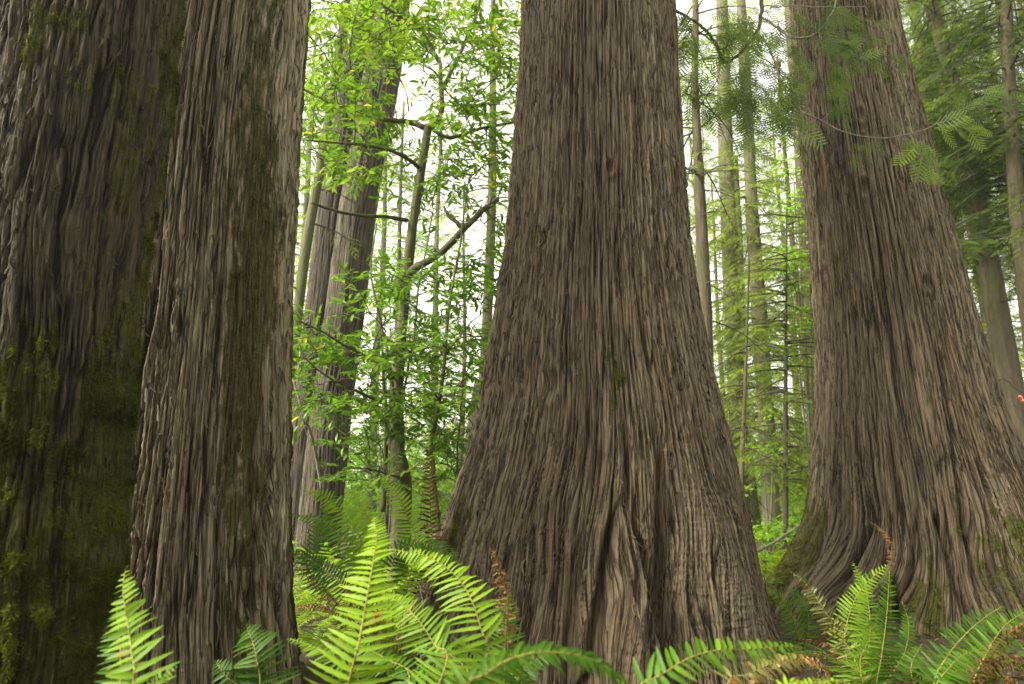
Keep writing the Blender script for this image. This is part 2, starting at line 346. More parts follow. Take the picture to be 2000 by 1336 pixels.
def big_trunk(name, label, prof, Y, mat, seed, lobes=(), moss=None, cols=(520, 90), rows=720, sc_=1., deep=1., top_extra=7., slant=None, wrinkle=None, zbot=-.35, shape=None, vl=1.):
    P = np.array(prof, float)
    zs, cx, rr = [], [], []
    for py, xl, xr in P:
        a, b = at(xl, py, Y), at(xr, py, Y); aL, aR = math.atan2(a[0], Y), math.atan2(b[0], Y)
        ac, al = (aL + aR) / 2, (aR - aL) / 2
        zs.append(a[2]); cx.append(Y * math.tan(ac)); rr.append(Y / math.cos(ac) * math.sin(al))
    zs, cx, rr = map(np.array, (zs, cx, rr)); o = np.argsort(zs); zs, cx, rr = zs[o], cx[o], rr[o]
    # extend upward with the same lean and taper
    k = slice(-4, None); dc = np.polyfit(zs[k], cx[k], 1)[0]; dr = min(-.01, np.polyfit(zs[k], rr[k], 1)[0])
    ztop = zs[-1] + top_extra
    zs = np.r_[zs, ztop]; cx = np.r_[cx, cx[-1] + dc * top_extra]; rr = np.r_[rr, max(.2, rr[-1] + max(dr, -.05) * top_extra)]
    zvis = zs[-2] + .25
    z = np.r_[np.linspace(zbot, zvis, rows), np.linspace(zvis, ztop, 60)[1:]]
    def smooth_interp(q):
        zz = np.linspace(zbot - .5, ztop + .5, 1600); a = np.interp(zz, zs, q)
        n = 31; kx = np.hanning(n); kx /= kx.sum(); a = np.convolve(np.pad(a, n // 2, mode='edge'), kx, 'valid'); return np.interp(z, zz, a)
    C_, R_ = smooth_interp(cx), smooth_interp(rr)
    face = math.atan2(0 - Y, 0 - np.interp(1.5, zs, cx))      # direction of the viewer from the axis
    th = face + np.r_[np.linspace(-1.9, 1.9, cols[0]), np.linspace(1.9, 2 * math.pi - 1.9, cols[1] + 2)[1:-1]]
    T_, Zz = np.meshgrid(th, z); rel = T_ - face
    Rm = float(np.interp(1.6, zs, rr))
    Rad = np.repeat(R_[:, None], len(th), 1)
    Cx = np.repeat(C_[:, None], len(th), 1)
    low = .035 * fbm(np.cos(T_) * 1.3 + seed, np.sin(T_) * 1.3 + Zz * .25, seed, 3) + .02 * fbm(np.cos(T_) * 5 + seed, np.sin(T_) * 5 + Zz * .5, seed + 4, 3)
    Rad = Rad * (1 + low)
    for (a0, wd, z0, z1, amp, pw) in lobes:                 # buttress ribs (+) and hollows (-)
        f = np.clip((z1 - Zz) / (z1 - z0), 0, 1) ** pw * np.exp(-((rel - a0) / wd) ** 2)
        Rad = Rad + amp * f
    if shape is not None: Rad = Rad + shape(rel, Zz)
    u = rel * Rm; v = Zz.copy()
    if slant is not None: u = u + slant(rel, Zz)
    h, cell, hh = bark(u, v, seed, sc_, deep, vl)
    if wrinkle is not None:
        mw = wrinkle(rel, Zz); rings = fbm(u * 9, v * 85, seed + 200, 3)
        h = h * (1 - .45 * mw) + mw * .006 * rings
    mo = np.zeros_like(h) if moss is None else np.clip(moss(rel, Zz, u, v) * (.35 + .8 * hh), 0, 1)
    h = h + mo * (.010 * fbm(u * 30, v * 22, seed + 300, 3) + .008)
    fade = 1.0
    Rad = Rad + h * fade
    V = np.stack([Cx + Rad * np.cos(T_), Y + Rad * np.sin(T_), Zz], -1)
    nr, nc = T_.shape; ii = np.arange(nr * nc).reshape(nr, nc); jj = np.roll(ii, -1, 1)
    q = np.stack([ii[:-1], jj[:-1], jj[1:], ii[1:]], -1).reshape(-1, 4)
    cap = ii[-1][None, :]
    cx0 = float(np.interp(0, z, C_))
    root = thing(name, label, 'tree', (cx0, Y, float(gz(cx0, Y))))
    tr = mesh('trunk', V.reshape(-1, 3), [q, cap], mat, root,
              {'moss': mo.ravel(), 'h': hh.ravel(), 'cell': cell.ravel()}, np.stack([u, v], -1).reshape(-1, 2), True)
    return root, V, mo, rel, (face, C_, R_, z)

def moss_tufts(root, V, mo, n, length, thr=.45, frontcols=None, vshift=0., per=5, name='moss'):
    """short hanging strands growing where the moss is thick"""
    nr, nc = mo.shape; p = np.clip(mo - thr, 0, 1).ravel() ** .6; p[~np.isfinite(p)] = 0
    idx = rng.choice(p.size, n, p=p / p.sum()); P = V.reshape(-1, 3)[idx]; w_ = p[idx] / p.max()
    r_, c_ = idx // nc, idx % nc
    nx = norm(V[r_, (c_ + 1) % nc] - V[r_, c_ - 1]); nn = norm(np.cross(nx, [0, 0, 1.]))
    P = P + nx * rng.uniform(-.01, .01, (n, 1)) + np.array([0, 0, 1.]) * rng.uniform(-.01, .01, (n, 1))
    G_ = Geo()
    TV = np.array([[0, -.06, 0], [0, .06, 0], [.5, -.07, .10], [.5, .07, .10], [1, 0, -.05]]); TF = [np.array([[0, 1, 3, 2]]), np.array([[2, 3, 4]])]
    clump = fbm(P[:, 0] * 14, P[:, 2] * 9, 71, 3) * .9 + .45; cu = np.clip(.75 + 1.3 * fbm(P[:, 0] * 22, P[:, 2] * 14, 73, 3), .15, 1.5)
    for k in range(per):
        d = norm(nn * rng.uniform(.1, .9, (n, 1)) + rdirs(n) * .55 + np.array([0, 0, -1.]) * rng.uniform(-.2, 1.0, (n, 1)))
        G_.inst(TV, TF, P - nn * .004 + rdirs(n) * .006, d, np.cross(d, rdirs(n)), length * rng.uniform(.4, 1.2, n) * (.5 + w_) * cu, np.clip(clump + vshift + rng.normal(0, .15, n), 0, 1))
    return G_.build(name, M['moss'], root)
def loose_bark(root, V, MO, mat, n, seed):
    """thin fibrous strips peeling off the surface at one end"""
    q = np.random.default_rng(seed); nr, nc = V.shape[:2]; K = 9; VV, FF, UV = [], [], []; m_ = 0
    for i in range(n):
        r0 = int(q.integers(30, 700)); c0 = int(q.integers(20, int(nc * .85))); L = q.uniform(.06, .24); dz = V[1, 0, 2] - V[0, 0, 2]; k = int(L / dz)
        if r0 + k >= nr - 62 or k < 8 or MO[r0, c0] > .25: continue
        rows = np.linspace(r0, r0 + k, K).astype(int); dr_ = q.normal(0, 2.5); cols = np.clip((c0 + dr_ * np.linspace(0, 1, K)).astype(int), 1, nc - 2)
        P = V[rows, cols]; tn = norm(V[rows, cols + 1] - V[rows, cols - 1]); nn = norm(np.cross(tn, [0, 0, 1.])); x = np.linspace(0, 1, K)
        if q.random() < .6: x = x[::-1]
        lift = (q.uniform(.004, .035) * x ** 2.5 + .005)[:, None]; w_ = (q.uniform(.003, .011) * np.clip(1.15 - x, .15, 1) ** .5)[:, None]
        VV.append(np.stack([P + nn * lift - tn * w_, P + nn * (lift + .003), P + nn * lift + tn * w_], 1).reshape(-1, 3))
        UV.append(np.stack([np.repeat([[0, .006, .012]], K, 0) + i * .37, np.repeat(P[:, 2:3], 3, 1) + i], -1).reshape(-1, 2))
        j = np.arange(K - 1) * 3 + m_; FF.append(np.concatenate([np.stack([j, j + 1, j + 4, j + 3], 1), np.stack([j + 1, j + 2, j + 5, j + 4], 1)])); m_ += K * 3
    VV = np.concatenate(VV); lb = mesh('loose_bark', VV, [np.concatenate(FF)], mat, root, {'h': np.ones(len(VV)), 'cell': np.full(len(VV), .35), 'moss': np.zeros(len(VV))}, np.concatenate(UV), True)
    tr = [c for c in root.children if c.name.startswith('trunk')][0]
    with bpy.context.temp_override(active_object=tr, object=tr, selected_objects=[tr, lb], selected_editable_objects=[tr, lb]): bpy.ops.object.join()
# -- leftmost mossy trunk, centre-left trunk, centre trunk, right trunk
def moss1(rel, z, u, v):
    n = fbm(u * 2.2, v * .9, 401, 5) * .9 + fbm(u * 10, v * 3.5, 405, 4) * .55 + fbm(u * 40, v * 12, 407, 3) * .3
    q = sstep(3.4, 1.0, z); n = n + .55 * sstep(.95, 1.35, rel)                                   # thicker towards the ground
    return sstep(-.22, .62, sstep(.1, 1.15, rel) * (.55 + .35 * q) + .85 * sstep(1.85, .75, z) * sstep(-1.1, .2, rel) + .10 * q + n - .42)
ROOT1, V1, MO1, REL1, INF1 = big_trunk('cedar_tree', 'dark nearest tree trunk on the far left half covered in hanging green moss',
    [(0, -8, 350), (150, -30, 338), (300, -52, 313), (380, -64, 300), (450, -75, 288), (520, -84, 277), (600, -95, 266), (800, -118, 251), (1000, -138, 238), (1200, -160, 222), (1336, -180, 208)],
    3.0, M['cedar_dark'], 21, moss=moss1, sc_=.85, vl=2.2, deep=.85, cols=(520, 60))
moss_tufts(ROOT1, V1, MO1, 110000, .013, .25, per=4, vshift=.10)
loose_bark(ROOT1, V1, MO1, M['cedar_dark'], 260, 1)

def moss2(rel, z, u, v):
    n = fbm(u * 3.0, v * .8, 433, 5) * .8 + fbm(u * 22, v * 5, 435, 4) * .7 + fbm(u * 60, v * 14, 437, 3) * .3
    band = np.exp(-((rel - .52 - .06 * np.sin(z * 3)) / .27) ** 2) * sstep(.5, 1.6, z)
    edge = sstep(1.15, 1.5, rel) * .6
    low = sstep(1.5, .3, z) * .55 * sstep(-.2, .6, rel)
    return sstep(.15, 1.05, band * .85 + edge + low + .1 + n * .75)
def slant2(rel, z): return -.16 * np.clip(.5 - rel, 0, 2) * (z - 1.2) * .35 + 0 * z
ROOT2, V2, MO2, REL2, INF2 = big_trunk('cedar_tree', 'broad pale trunk with a mossy stripe behind the dark mossy trunk',
    [(0, 270, 598), (200, 245, 581), (500, 215, 563), (800, 190, 557), (1000, 172, 556), (1200, 150, 560), (1336, 130, 573), (1420, 110, 590)],
    4.05, M['cedar_pale'], 37, moss=moss2, sc_=.95, vl=1.15, deep=1.15, slant=slant2, cols=(560, 60),
    wrinkle=lambda rel, z: np.exp(-((rel + .15) / .3) ** 2) * sstep(.75, .45, z))
moss_tufts(ROOT2, V2, MO2, 9000, .013, .4)
loose_bark(ROOT2, V2, MO2, M['cedar_pale'], 650, 2)

def root_fold(rel, z, a0, ztop, spread, w0, amp, edge=.035):
    """a root that starts as an inverted V at ztop and swells towards the ground, with creased sides"""
    q = np.clip(ztop - z, 0, 3); hw = w0 + spread * q; c = a0 + .02 * np.sin(z * 6) + .03 * fbm(z * 3, z * 0 + 2, 8, 3); x = (rel - c) / np.maximum(hw, .01)
    body = np.clip(1 - x * x, 0, 1) ** .5; on = sstep(0, .35, q)
    crease = np.exp(-((np.abs(rel - c) - hw * (1 + .25 * fbm(z * 5, rel * 3, 12, 2))) / edge) ** 2)
    return on * (amp * body * np.clip(.35 + q, 0, 1) * (1 + .35 * fbm(rel * 14, z * 3, 5, 3)) - .75 * amp * crease)
def knot(rel, z, a, k, s=.05, d=.035):
    q = np.hypot((rel - a) * 1.0, (z - k) * .7) / s
    return -d * np.exp(-q * q) + .6 * d * np.exp(-((q - 1.7) / .6) ** 2)
def shape3(rel, z):
    d = root_fold(rel, z, .19, 1.15, .15, .03, .17, .024)
    d = d - .24 * np.exp(-((rel - .41 - .05 * (z - .6)) / .05) ** 2) * sstep(1.7, .7, z)          # deep gully right of the root
    d = d - .10 * np.exp(-((rel + .06) / .035) ** 2) * sstep(1.2, .4, z)
    d = d + .06 * np.exp(-((rel - .1 - .05 * np.sin(z * 2)) / .07) ** 2) * sstep(3.2, 1.4, z) * sstep(.7, 1.2, z)
    d = d - .05 * np.exp(-((rel + .55 + .04 * np.sin(z * 4)) / .04) ** 2) * sstep(1.5, .5, z) - .05 * np.exp(-((rel + .95) / .05) ** 2) * sstep(1.2, .4, z)
    d = d + knot(rel, z, -.33, 1.81, .05) + knot(rel, z, .15, 3.4, .03) + knot(rel, z, -.5, 2.9, .035)
    return d + .09 * np.exp(-((rel - .85) / .25) ** 2) * sstep(1.6, .4, z)
def shape4(rel, z):
    d = root_fold(rel, z, .06, 1.15, .13, .03, .13, .03)
    d = d - .55 * np.exp(-((rel + .16) / .055) ** 2) * sstep(.50, .10, z)                         # dark hollow
    d = d - .10 * np.exp(-((rel + .42 + .05 * np.sin(z * 5)) / .03) ** 2) * sstep(1.25, .7, z)
    d = d - .16 * np.exp(-((rel - .30 - .1 * (1 - z)) / .04) ** 2) * sstep(1.5, .6, z) + .20 * np.exp(-((rel - .6) / .2) ** 2) * sstep(1.6, .5, z)
    d = d + knot(rel, z, -.07, 4.02, .05, .05) + knot(rel, z, .05, 4.8, .04, .04) + knot(rel, z, .5, 3.0, .04)
    return d - .08 * np.exp(-((rel + .8) / .05) ** 2) * sstep(1.0, .3, z)
def moss3(rel, z, u, v):
    n = fbm(u * 5.0, v * 2.0, 455, 5)
    p = np.exp(-((rel - .12) / .09) ** 2 - ((z - 1.85) / .35) ** 2) * .8 + np.exp(-((rel + .95) / .28) ** 2 - ((z - .85) / .35) ** 2) * .75
    p = p + np.exp(-((rel - .22) / .06) ** 2 - ((z - .85) / .22) ** 2) * .8 + np.exp(-((rel + .15) / .1) ** 2 - ((z - 1.9) / .3) ** 2) * .35
    return sstep(.25, 1.2, p + n * .6 + fbm(u * 30, v * 6, 457, 3) * .7)
ROOT3, V3, MO3, REL3, INF3 = big_trunk('cedar_tree', 'massive central trunk flaring to wide buttress roots with almost no moss',
    [(0, 1022, 1310), (100, 1018, 1313), (200, 1011, 1319), (300, 1003, 1326), (400, 996, 1335), (500, 985, 1344), (600, 970, 1358), (700, 953, 1376), (800, 940, 1400),
     (900, 914, 1427), (1000, 882, 1453), (1100, 843, 1474), (1200, 800, 1500), (1260, 775, 1530), (1320, 750, 1560)],
    5.25, M['cedar'], 53, moss=moss3, sc_=.68, vl=1.0, deep=1.15, cols=(760, 90), rows=900,
    shape=shape3,
    slant=lambda rel, z: (.10 * fbm(rel * 2.5, z * 1.0, 9, 2) + .022 * fbm(rel * 8, z * 2.2, 10, 2)) * sstep(1.7, .5, z) + .22 * np.clip(rel, 0, 2) * sstep(.6, 3.5, z) * .25,
    wrinkle=lambda rel, z: np.clip(sstep(.30, .5, rel) * sstep(1.8, .9, z) + np.exp(-((rel - .05) / .2) ** 2) * sstep(1.1, .8, z), 0, 1))
moss_tufts(ROOT3, V3, MO3, 1500, .012, .5)
loose_bark(ROOT3, V3, MO3, M['cedar'], 900, 3)

def moss4(rel, z, u, v):
    n = fbm(u * 4.0, v * 2.0, 477, 5)
    left = sstep(-.7, -1.15, rel) * sstep(1.4, .6, z) * 1.6
    edge = sstep(-1.1, -1.5, rel) * sstep(2.2, .9, z) * .8
    r = sstep(.15, .5, rel) * sstep(1.5, .75, z) * .75 + np.exp(-((rel - .05) / .13) ** 2) * sstep(.95, .45, z) * .7
    return sstep(.15, 1.1, left + edge + r + n * .8 + fbm(u * 25, v * 8, 479, 3) * .6)
ROOT4, V4, MO4, REL4, INF4 = big_trunk('cedar_tree', 'huge leaning trunk on the right with green mossy root flare and a dark hollow',
    [(0, 1548, 1745), (100, 1555, 1766), (200, 1562, 1790), (300, 1570, 1816), (400, 1580, 1842), (500, 1588, 1868), (600, 1595, 1894), (700, 1599, 1922), (800, 1598, 1954),
     (900, 1592, 1996), (1000, 1582, 2045), (1050, 1565, 2070), (1100, 1540, 2100), (1150, 1505, 2135), (1200, 1475, 2170)],
    6.7, M['cedar'], 71, moss=moss4, sc_=1.0, deep=1.35, cols=(640, 80), rows=800,
    shape=shape4,
    slant=lambda rel, z: .10 * fbm(rel * 3, z * 1.2, 19, 2) * sstep(1.8, .6, z))
moss_tufts(ROOT4, V4, MO4, 18000, .022, .3, vshift=.40)
loose_bark(ROOT4, V4, MO4, M['cedar'], 700, 4)

# ------------------------------------------------------------------ leaf templates
def T_(v, f):
    k = {}
    for q in f: k.setdefault(len(q), []).append(q)
    return np.array(v, float), [np.array(x) for x in k.values()]
BAY = T_([[0, 0, 0], [.3, 0, -.03], [.65, 0, -.04], [1, 0, -.10], [.28, .13, .03], [.62, .14, .01], [.28, -.13, .03], [.62, -.14, .01]],
         [[0, 1, 4], [1, 2, 5, 4], [2, 3, 5], [0, 6, 1], [1, 6, 7, 2], [2, 7, 3]])
_v, _f = [[0, 0, 0]], []
for i, (a, r) in enumerate([(180, .15), (125, .52), (100, .33), (62, .88), (36, .50), (0, 1.0), (-36, .50), (-62, .88), (-100, .33), (-125, .52)]):
    _v.append([.35 + r * .65 * math.cos(R(a)), r * .62 * math.sin(R(a)), -.10 * r * r])
for i in range(10): _f.append([0, 1 + i, 1 + (i + 1) % 10])
_v[0] = [.35, 0, .03]; MAPLE = T_(_v, _f)
_v, _f = [], []
for i in range(5):
    x = .02 + i * .17; l = .34 * (1 - .12 * i) * (1 if i else .8)
    for s_ in (1, -1):
        n_ = len(_v); _v += [[x, 0, 0], [x + .09, 0, 0], [x + .2, s_ * l, -.04]]; _f.append([n_, n_ + 1, n_ + 2])
n_ = len(_v); _v += [[.82, .03, 0], [.82, -.03, 0], [1.05, 0, 0]]; _f.append([n_, n_ + 1, n_ + 2]); SPRIG = T_(_v, _f)
_v, _f = [], []                                    # flat cedar frondlet: forked scale-leaf branchlets on a thin rib
for i in range(7):
    x = .08 + i * .13; l = .36 * math.sin(min(1, (i + 2) / 4) * math.pi / 2) * (1 - (i / 8) ** 2)
    for s_ in (1, -1):
        x2 = x + (.065 if s_ > 0 else 0); n_ = len(_v)
        _v += [[x2 - .012, 0, 0], [x2 + .030, 0, 0], [x2 + .50 * l + .030, s_ * l * .62, -.01], [x2 + .50 * l - .022, s_ * l * .62, -.01], [x2 + .75 * l, s_ * l, -.03]]
        _f += [[n_, n_ + 1, n_ + 2, n_ + 3], [n_ + 3, n_ + 2, n_ + 4]]
n_ = len(_v); _v += [[0, .022, .002], [0, -.022, .002], [1, 0, -.03]]; _f.append([n_, n_ + 1, n_ + 2]); CEDARLET = T_(_v, _f)

# ------------------------------------------------------------------ middle-distance trunks
def small_trunk(root, path, Y, mat, k=12, n=60, zb=None, bump=.09, extra=4., name='trunk', lean_y=0.0):
    """path: (px, py, width px), top to bottom, in the plane at distance Y; runs on to the ground and above the frame"""
    P = [at(x, y, Y) for x, y, w_ in path]; r = [w_ / 2 / F * depth(p) for p, (_, _, w_) in zip(P, path)]
    P = P[::-1]; r = r[::-1]
    d = (P[-1] - P[0]) / (P[-1] - P[0])[2]
    g0 = gz(P[0][0], Y) - .15
    if P[0][2] > g0 + .2: P = [P[0] - d * (P[0][2] - g0)] + P; r = [r[0] * 1.12] + r
    if extra: P = P + [P[-1] + d * extra]; r = r + [r[-1] * .8]
    S = spline(P, n); zz = [p[2] for p in P]; rr = np.interp(S[:, 2], zz, r) if zz[-1] > zz[0] else np.linspace(r[0], r[-1], n)
    G_ = Geo(); G_.tube(S, rr, k, 0, bump, int(abs(path[0][0]))); o = G_.build(name, mat, root, True)
    return S, rr
def twig_sprigs(S_, Gt, Gl, org, azi, L, elev, sizes, dens=1.0, droop=.5, tmpl=SPRIG, vb=.5, bare=.12, r0=.018, sprig=.075, hang=.35):
    """one drooping flat bough: axis, side twigs, needle sprigs"""
    n = max(6, int(L / .18)); t = np.linspace(0, 1, n); h = np.array([math.cos(azi), math.sin(azi), 0]); sd = np.array([-h[1], h[0], 0])
    A = org + L * (t[:, None] * h * math.cos(elev)) + np.array([0, 0, 1.]) * (L * (math.sin(elev) * t - droop * t ** 2))[:, None]
    A = A + sd * (.10 * L * np.sin(t * 3 + rng.uniform(0, 6)) * t)[:, None]
    rr = r0 * (1 - .85 * t)
    Gt.segs(A[:-1], A[1:], rr[:-1], rr[1:], 4)
    m = max(4, int(L / .085 * dens)); f = np.sort(rng.uniform(bare, 1, m)); s_ = np.where(rng.random(m) < .5, 1, -1)
    B = np.stack([np.interp(f, t, A[:, k]) for k in range(3)], 1); T = norm(np.stack([np.interp(f, t, np.gradient(A[:, k])) for k in range(3)], 1))
    l = .42 * L * np.sin(np.clip(1.1 - f, 0, 1) * 1.3 + .12) * rng.uniform(.55, 1.1, m) * np.clip((f - bare) * 5 + .3, 0, 1)
    D = norm(T * rng.uniform(.5, .9, (m, 1)) + sd * s_[:, None] + np.array([0, 0, -.25]) * rng.uniform(0, 1.6, (m, 1)))
    E = B + D * l[:, None] + np.array([0, 0, -1.]) * (hang * .5 * l ** 1.2)[:, None]
    Gt.segs(B, E, .004, .0015, 3)
    pos, ax, si, vv = [], [], [], []
    for i in range(m):
        k = max(2, int(l[i] / (sprig * .55))); g_ = np.linspace(.1, 1, k); p = B[i] + (E[i] - B[i]) * g_[:, None]
        a = norm(E[i] - B[i]); c = norm(np.cross(a, [0, 0, 1.]) + 1e-6); q = np.where(np.arange(k) % 2 == 0, 1, -1)[:, None]
        pos.append(p); ax.append(norm(a * .75 + c * q * .8 + np.array([0, 0, -.5 * hang])+ rng.normal(0, .12, (k, 3)))); si.append(np.tile(c, (k, 1)) + rng.normal(0, .25, (k, 3)))
        vv.append(np.clip(vb + .25 * rng.normal() + .12 * rng.normal(size=k) + .25 * (g_ - .5), 0, 1))
    pos, ax, si, vv = map(np.concatenate, (pos, ax, si, vv))
    Gl.inst(tmpl[0], tmpl[1], pos, ax, np.cross(np.cross(ax, si), ax) , sprig * rng.uniform(.7, 1.5, len(pos)), vv)
def conifer(name, label, path, Y, bmat, lmat, zs, nb, L, group=None, elev=0., droop=.45, dead=0, vb=.5, k=12, azr=None, sprig=.08, dens=1.0, extra=4.):
    c = at(path[-1][0], path[-1][1], Y)
    root = thing(name, label, 'tree', (c[0], Y, float(gz(c[0], Y))), group)
    S, rr = small_trunk(root, path, Y, bmat, k, extra=extra)
    Gt, Gl, Gd = Geo(), Geo(), Geo()
    def p_at(z): return np.array([np.interp(z, S[:, 2], S[:, j]) for j in range(3)])
    for i in range(int(nb * 1.7)):
        z = rng.uniform(*zs); fz = (z - zs[0]) / (zs[1] - zs[0])
        az = rng.uniform(0, 2 * math.pi) if azr is None else rng.uniform(*azr)
        twig_sprigs(None, Gt, Gl, p_at(z), az, L * rng.uniform(.55, 1.15) * (1 - .35 * fz), elev + rng.normal(0, .12), 1, dens, droop * rng.uniform(.6, 1.3), vb=np.clip(vb + rng.normal(0, .12), 0, 1), sprig=sprig)
    for i in range(dead):
        z = rng.uniform(S[0, 2] + 1.2, min(S[-1, 2], 8.)); az = rng.uniform(0, 2 * math.pi); l = rng.uniform(.35, 1.5); o_ = p_at(z)
        h = np.array([math.cos(az), math.sin(az), 0]); t = np.linspace(0, 1, 8)[:, None]; Gd = Geo()
        A = o_ + h * l * t + np.array([0, 0, 1.]) * (rng.uniform(-.1, .35) * l * t - .55 * l * t ** 2) + rng.normal(0, .012, (8, 3)) * t
        r_ = np.linspace(.014, .004, 8); Gd.segs(A[:-1], A[1:], r_[:-1], r_[1:], 5)
        for j in range(4):
            q_ = A[rng.integers(2, 7)]; e = q_ + norm(rdirs(1)[0] * .7 + h + [0, 0, -.4]) * rng.uniform(.1, .4); Gd.segs([q_], [e], .005, .002, 3)
        Gd.build('dead_branch', M['twig'], root)
    if nb:
        Gl.absorb(Gt, 1).build('crown', [lmat, M['twig']], root)
    return root, S

# pair of leaning trunks beyond the left gap
big_trunk('cedar_tree', 'dark brown trunk leaning right, the left one of the pair behind the leafy tree',
    [(0, 702, 748), (150, 668, 722), (300, 640, 705), (400, 622, 690), (600, 597, 665), (800, 574, 640), (950, 560, 625), (1050, 548, 622)],
    12.6, M['cedar_deep'], 91, cols=(130, 20), rows=520, sc_=1.3, deep=.6, top_extra=10)
big_trunk('cedar_tree', 'grey straight-grained leaning trunk, the right one of the pair behind the leafy tree',
    [(0, 738, 800), (100, 722, 788), (200, 700, 772), (300, 684, 750), (400, 663, 736), (500, 650, 723), (600, 637, 712), (700, 622, 699), (800, 608, 686), (900, 595, 678), (1000, 585, 668), (1060, 578, 664)],
    11.8, M['cedar_grey'], 97, cols=(160, 20), rows=560, sc_=1.3, deep=.6, top_extra=10)
conifer('fir_tree', 'thin mossy trunk leaning along the left side of the trunk pair', [(668, 60, 15), (652, 170, 17), (625, 330, 19), (598, 480, 20), (583, 600, 20), (570, 700, 22)], 10.5,
        M['mossy_bark'], M['hemlock'], (5., 9.), 5, 1.6, dead=10, vb=.6)
# conifers seen in the right gap
conifer('fir_tree', 'slender brown trunk with dead side twigs just right of the massive central trunk',
        [(1358, 0, 12), (1357, 150, 14), (1363, 300, 18), (1369, 420, 22), (1373, 520, 25), (1378, 620, 26), (1382, 720, 25), (1388, 850, 27), (1393, 960, 29)], 10.5, M['fir_bark'], M['hemlock'], (6.2, 9.8), 16, 2.0, dead=26, vb=.7, sprig=.1)
conifer('hemlock_tree', 'pale thick trunk left of the other pale trunk in the right gap',
        [(1412, 60, 24), (1416, 250, 28), (1424, 450, 31), (1432, 620, 33), (1440, 800, 33), (1447, 1015, 35)], 17, M['far_bark'], M['hemlock'], (1.8, 12.5), 34, 2.6, vb=.8, sprig=.16)
conifer('hemlock_tree', 'pale trunk with lowest boughs drooping green, mid of the right gap',
        [(1459, 200, 20), (1468, 400, 24), (1482, 600, 29), (1495, 800, 31), (1507, 1010, 35)], 15.5, M['far_bark'], M['hemlock'], (2.0, 8.5), 44, 2.6, vb=.75, sprig=.16)
conifer('young_hemlock', 'thin mossy yellow-green stem close beside the flare of the central trunk',
        [(1459, 640, 5), (1455, 770, 7), (1450, 880, 9), (1447, 1000, 10)], 11, M['mossy_bark'], M['hemlock'], (1.6, 3.6), 9, 1.1, vb=.7, k=8, extra=1.2)
conifer('young_hemlock', 'slim upright sapling with level branches next to the right trunk',
        [(1536, 560, 4), (1535, 700, 7), (1534, 850, 10), (1534, 1010, 12)], 12, M['twig'], M['hemlock'], (1.2, 6.2), 40, 1.7, elev=.05, droop=.25, vb=.6, sprig=.1, k=8, extra=1.5)
conifer('fir_tree', 'dark short-looking trunk low in the right gap by the ground cover',
        [(1448, 560, 14), (1452, 760, 18), (1460, 900, 24), (1470, 1020, 33)], 18.5, M['mossy_bark'], M['hemlock'], (4., 12.), 10, 2., vb=.8)
conifer('fir_tree', 'dark and pale trunk half hidden by bright maple leaves at the right trunk edge',
        [(1545, 60, 20), (1560, 250, 22), (1572, 450, 24), (1584, 650, 26), (1594, 900, 30)], 19, M['fir_bark'], M['hemlock'], (6., 14.), 12, 2.4, vb=.6)
# conifers right of the right trunk
conifer('hemlock_tree', 'leaning brown trunk with stubs at the right edge of the photo',
        [(1800, -60, 22), (1835, 60, 25), (1862, 170, 28), (1884, 280, 31), (1905, 380, 36), (1926, 500, 39), (1946, 600, 41), (1966, 710, 42), (1988, 840, 44), (2000, 920, 46)], 11.5, M['fir_bark'], M['hem_dark'], (6.2, 11.5), 64, 2.5, dead=14, vb=.5, sprig=.12)
conifer('hemlock_tree', 'dim trunk clad in dark boughs at the upper right corner',
        [(1962, -40, 20), (1968, 100, 22), (1978, 280, 26), (1990, 430, 29), (2004, 560, 31), (2030, 800, 34)], 10.2, M['fir_bark'], M['hem_dark'], (5.0, 10.5), 64, 2.5, vb=.35, sprig=.12)
conifer('hemlock_tree', 'pale trunk behind dark boughs directly right of the leaning right trunk',
        [(1822, 0, 22), (1840, 150, 24), (1850, 300, 26), (1862, 420, 28), (1890, 700, 30)], 15, M['far_bark'], M['hem_dark'], (6.0, 14), 60, 3.0, vb=.6, sprig=.13)
# left gap, behind the broad-leaved tree
conifer('fir_tree', 'thin pale trunk close to the left side of the central trunk',
        [(962, 60, 10), (963, 200, 14), (961, 350, 17), (957, 500, 19), (950, 650, 20), (940, 850, 22)], 14, M['far_bark'], M['hemlock'], (7., 11.5), 12, 2., dead=8, vb=.75)
sg = thing('snag', 'broken pale stub of a dead trunk left of the central trunk flare', 'tree', (at(920, 900, 13)[0], 13, 0))
small_trunk(sg, [(937, 742, 20), (932, 790, 28), (924, 860, 32), (917, 930, 35)], 13, M['far_bark'], extra=0, bump=.2)

# ------------------------------------------------------------------ broad-leaved tree in the left gap
BY = 7.2
bt = thing('bay_tree', 'leafy broad-leaved tree with crooked mossy trunk filling the left gap', 'tree', (at(775, 1000, BY)[0], BY, 0))
small_trunk(bt, [(836, 245, 15), (828, 300, 16), (812, 400, 18), (801, 480, 20), (792, 560, 21), (785, 640, 22), (778, 720, 24), (775, 800, 26), (776, 880, 31), (786, 970, 38)], BY, M['mossy_bark'], 16, 90, extra=0, bump=.16)
Gb = Geo(); Gtw = Geo(); SK = []
def limb(pts, r0, r1, Y=BY, add=True):
    P = spline([at(x, y, Y + dy) for x, y, dy in pts], 26); P = P + np.cumsum(rng.normal(0, .006, P.shape), 0) * .5
    Gb = Geo(); Gb.tube(P, np.linspace(r0, r1, 26), 8, 0, .15, len(SK)); Gb.build('limb', M['mossy_bark'], bt, True); SK.extend(P if add else [])
    return P
limb([(790, 560, 0), (800, 530, -.05), (860, 490, -.2), (905, 445, -.3), (940, 410, -.3), (975, 385, -.3)], .045, .028)
limb([(905, 445, -.3), (880, 420, -.3), (868, 400, -.3)], .03, .012)
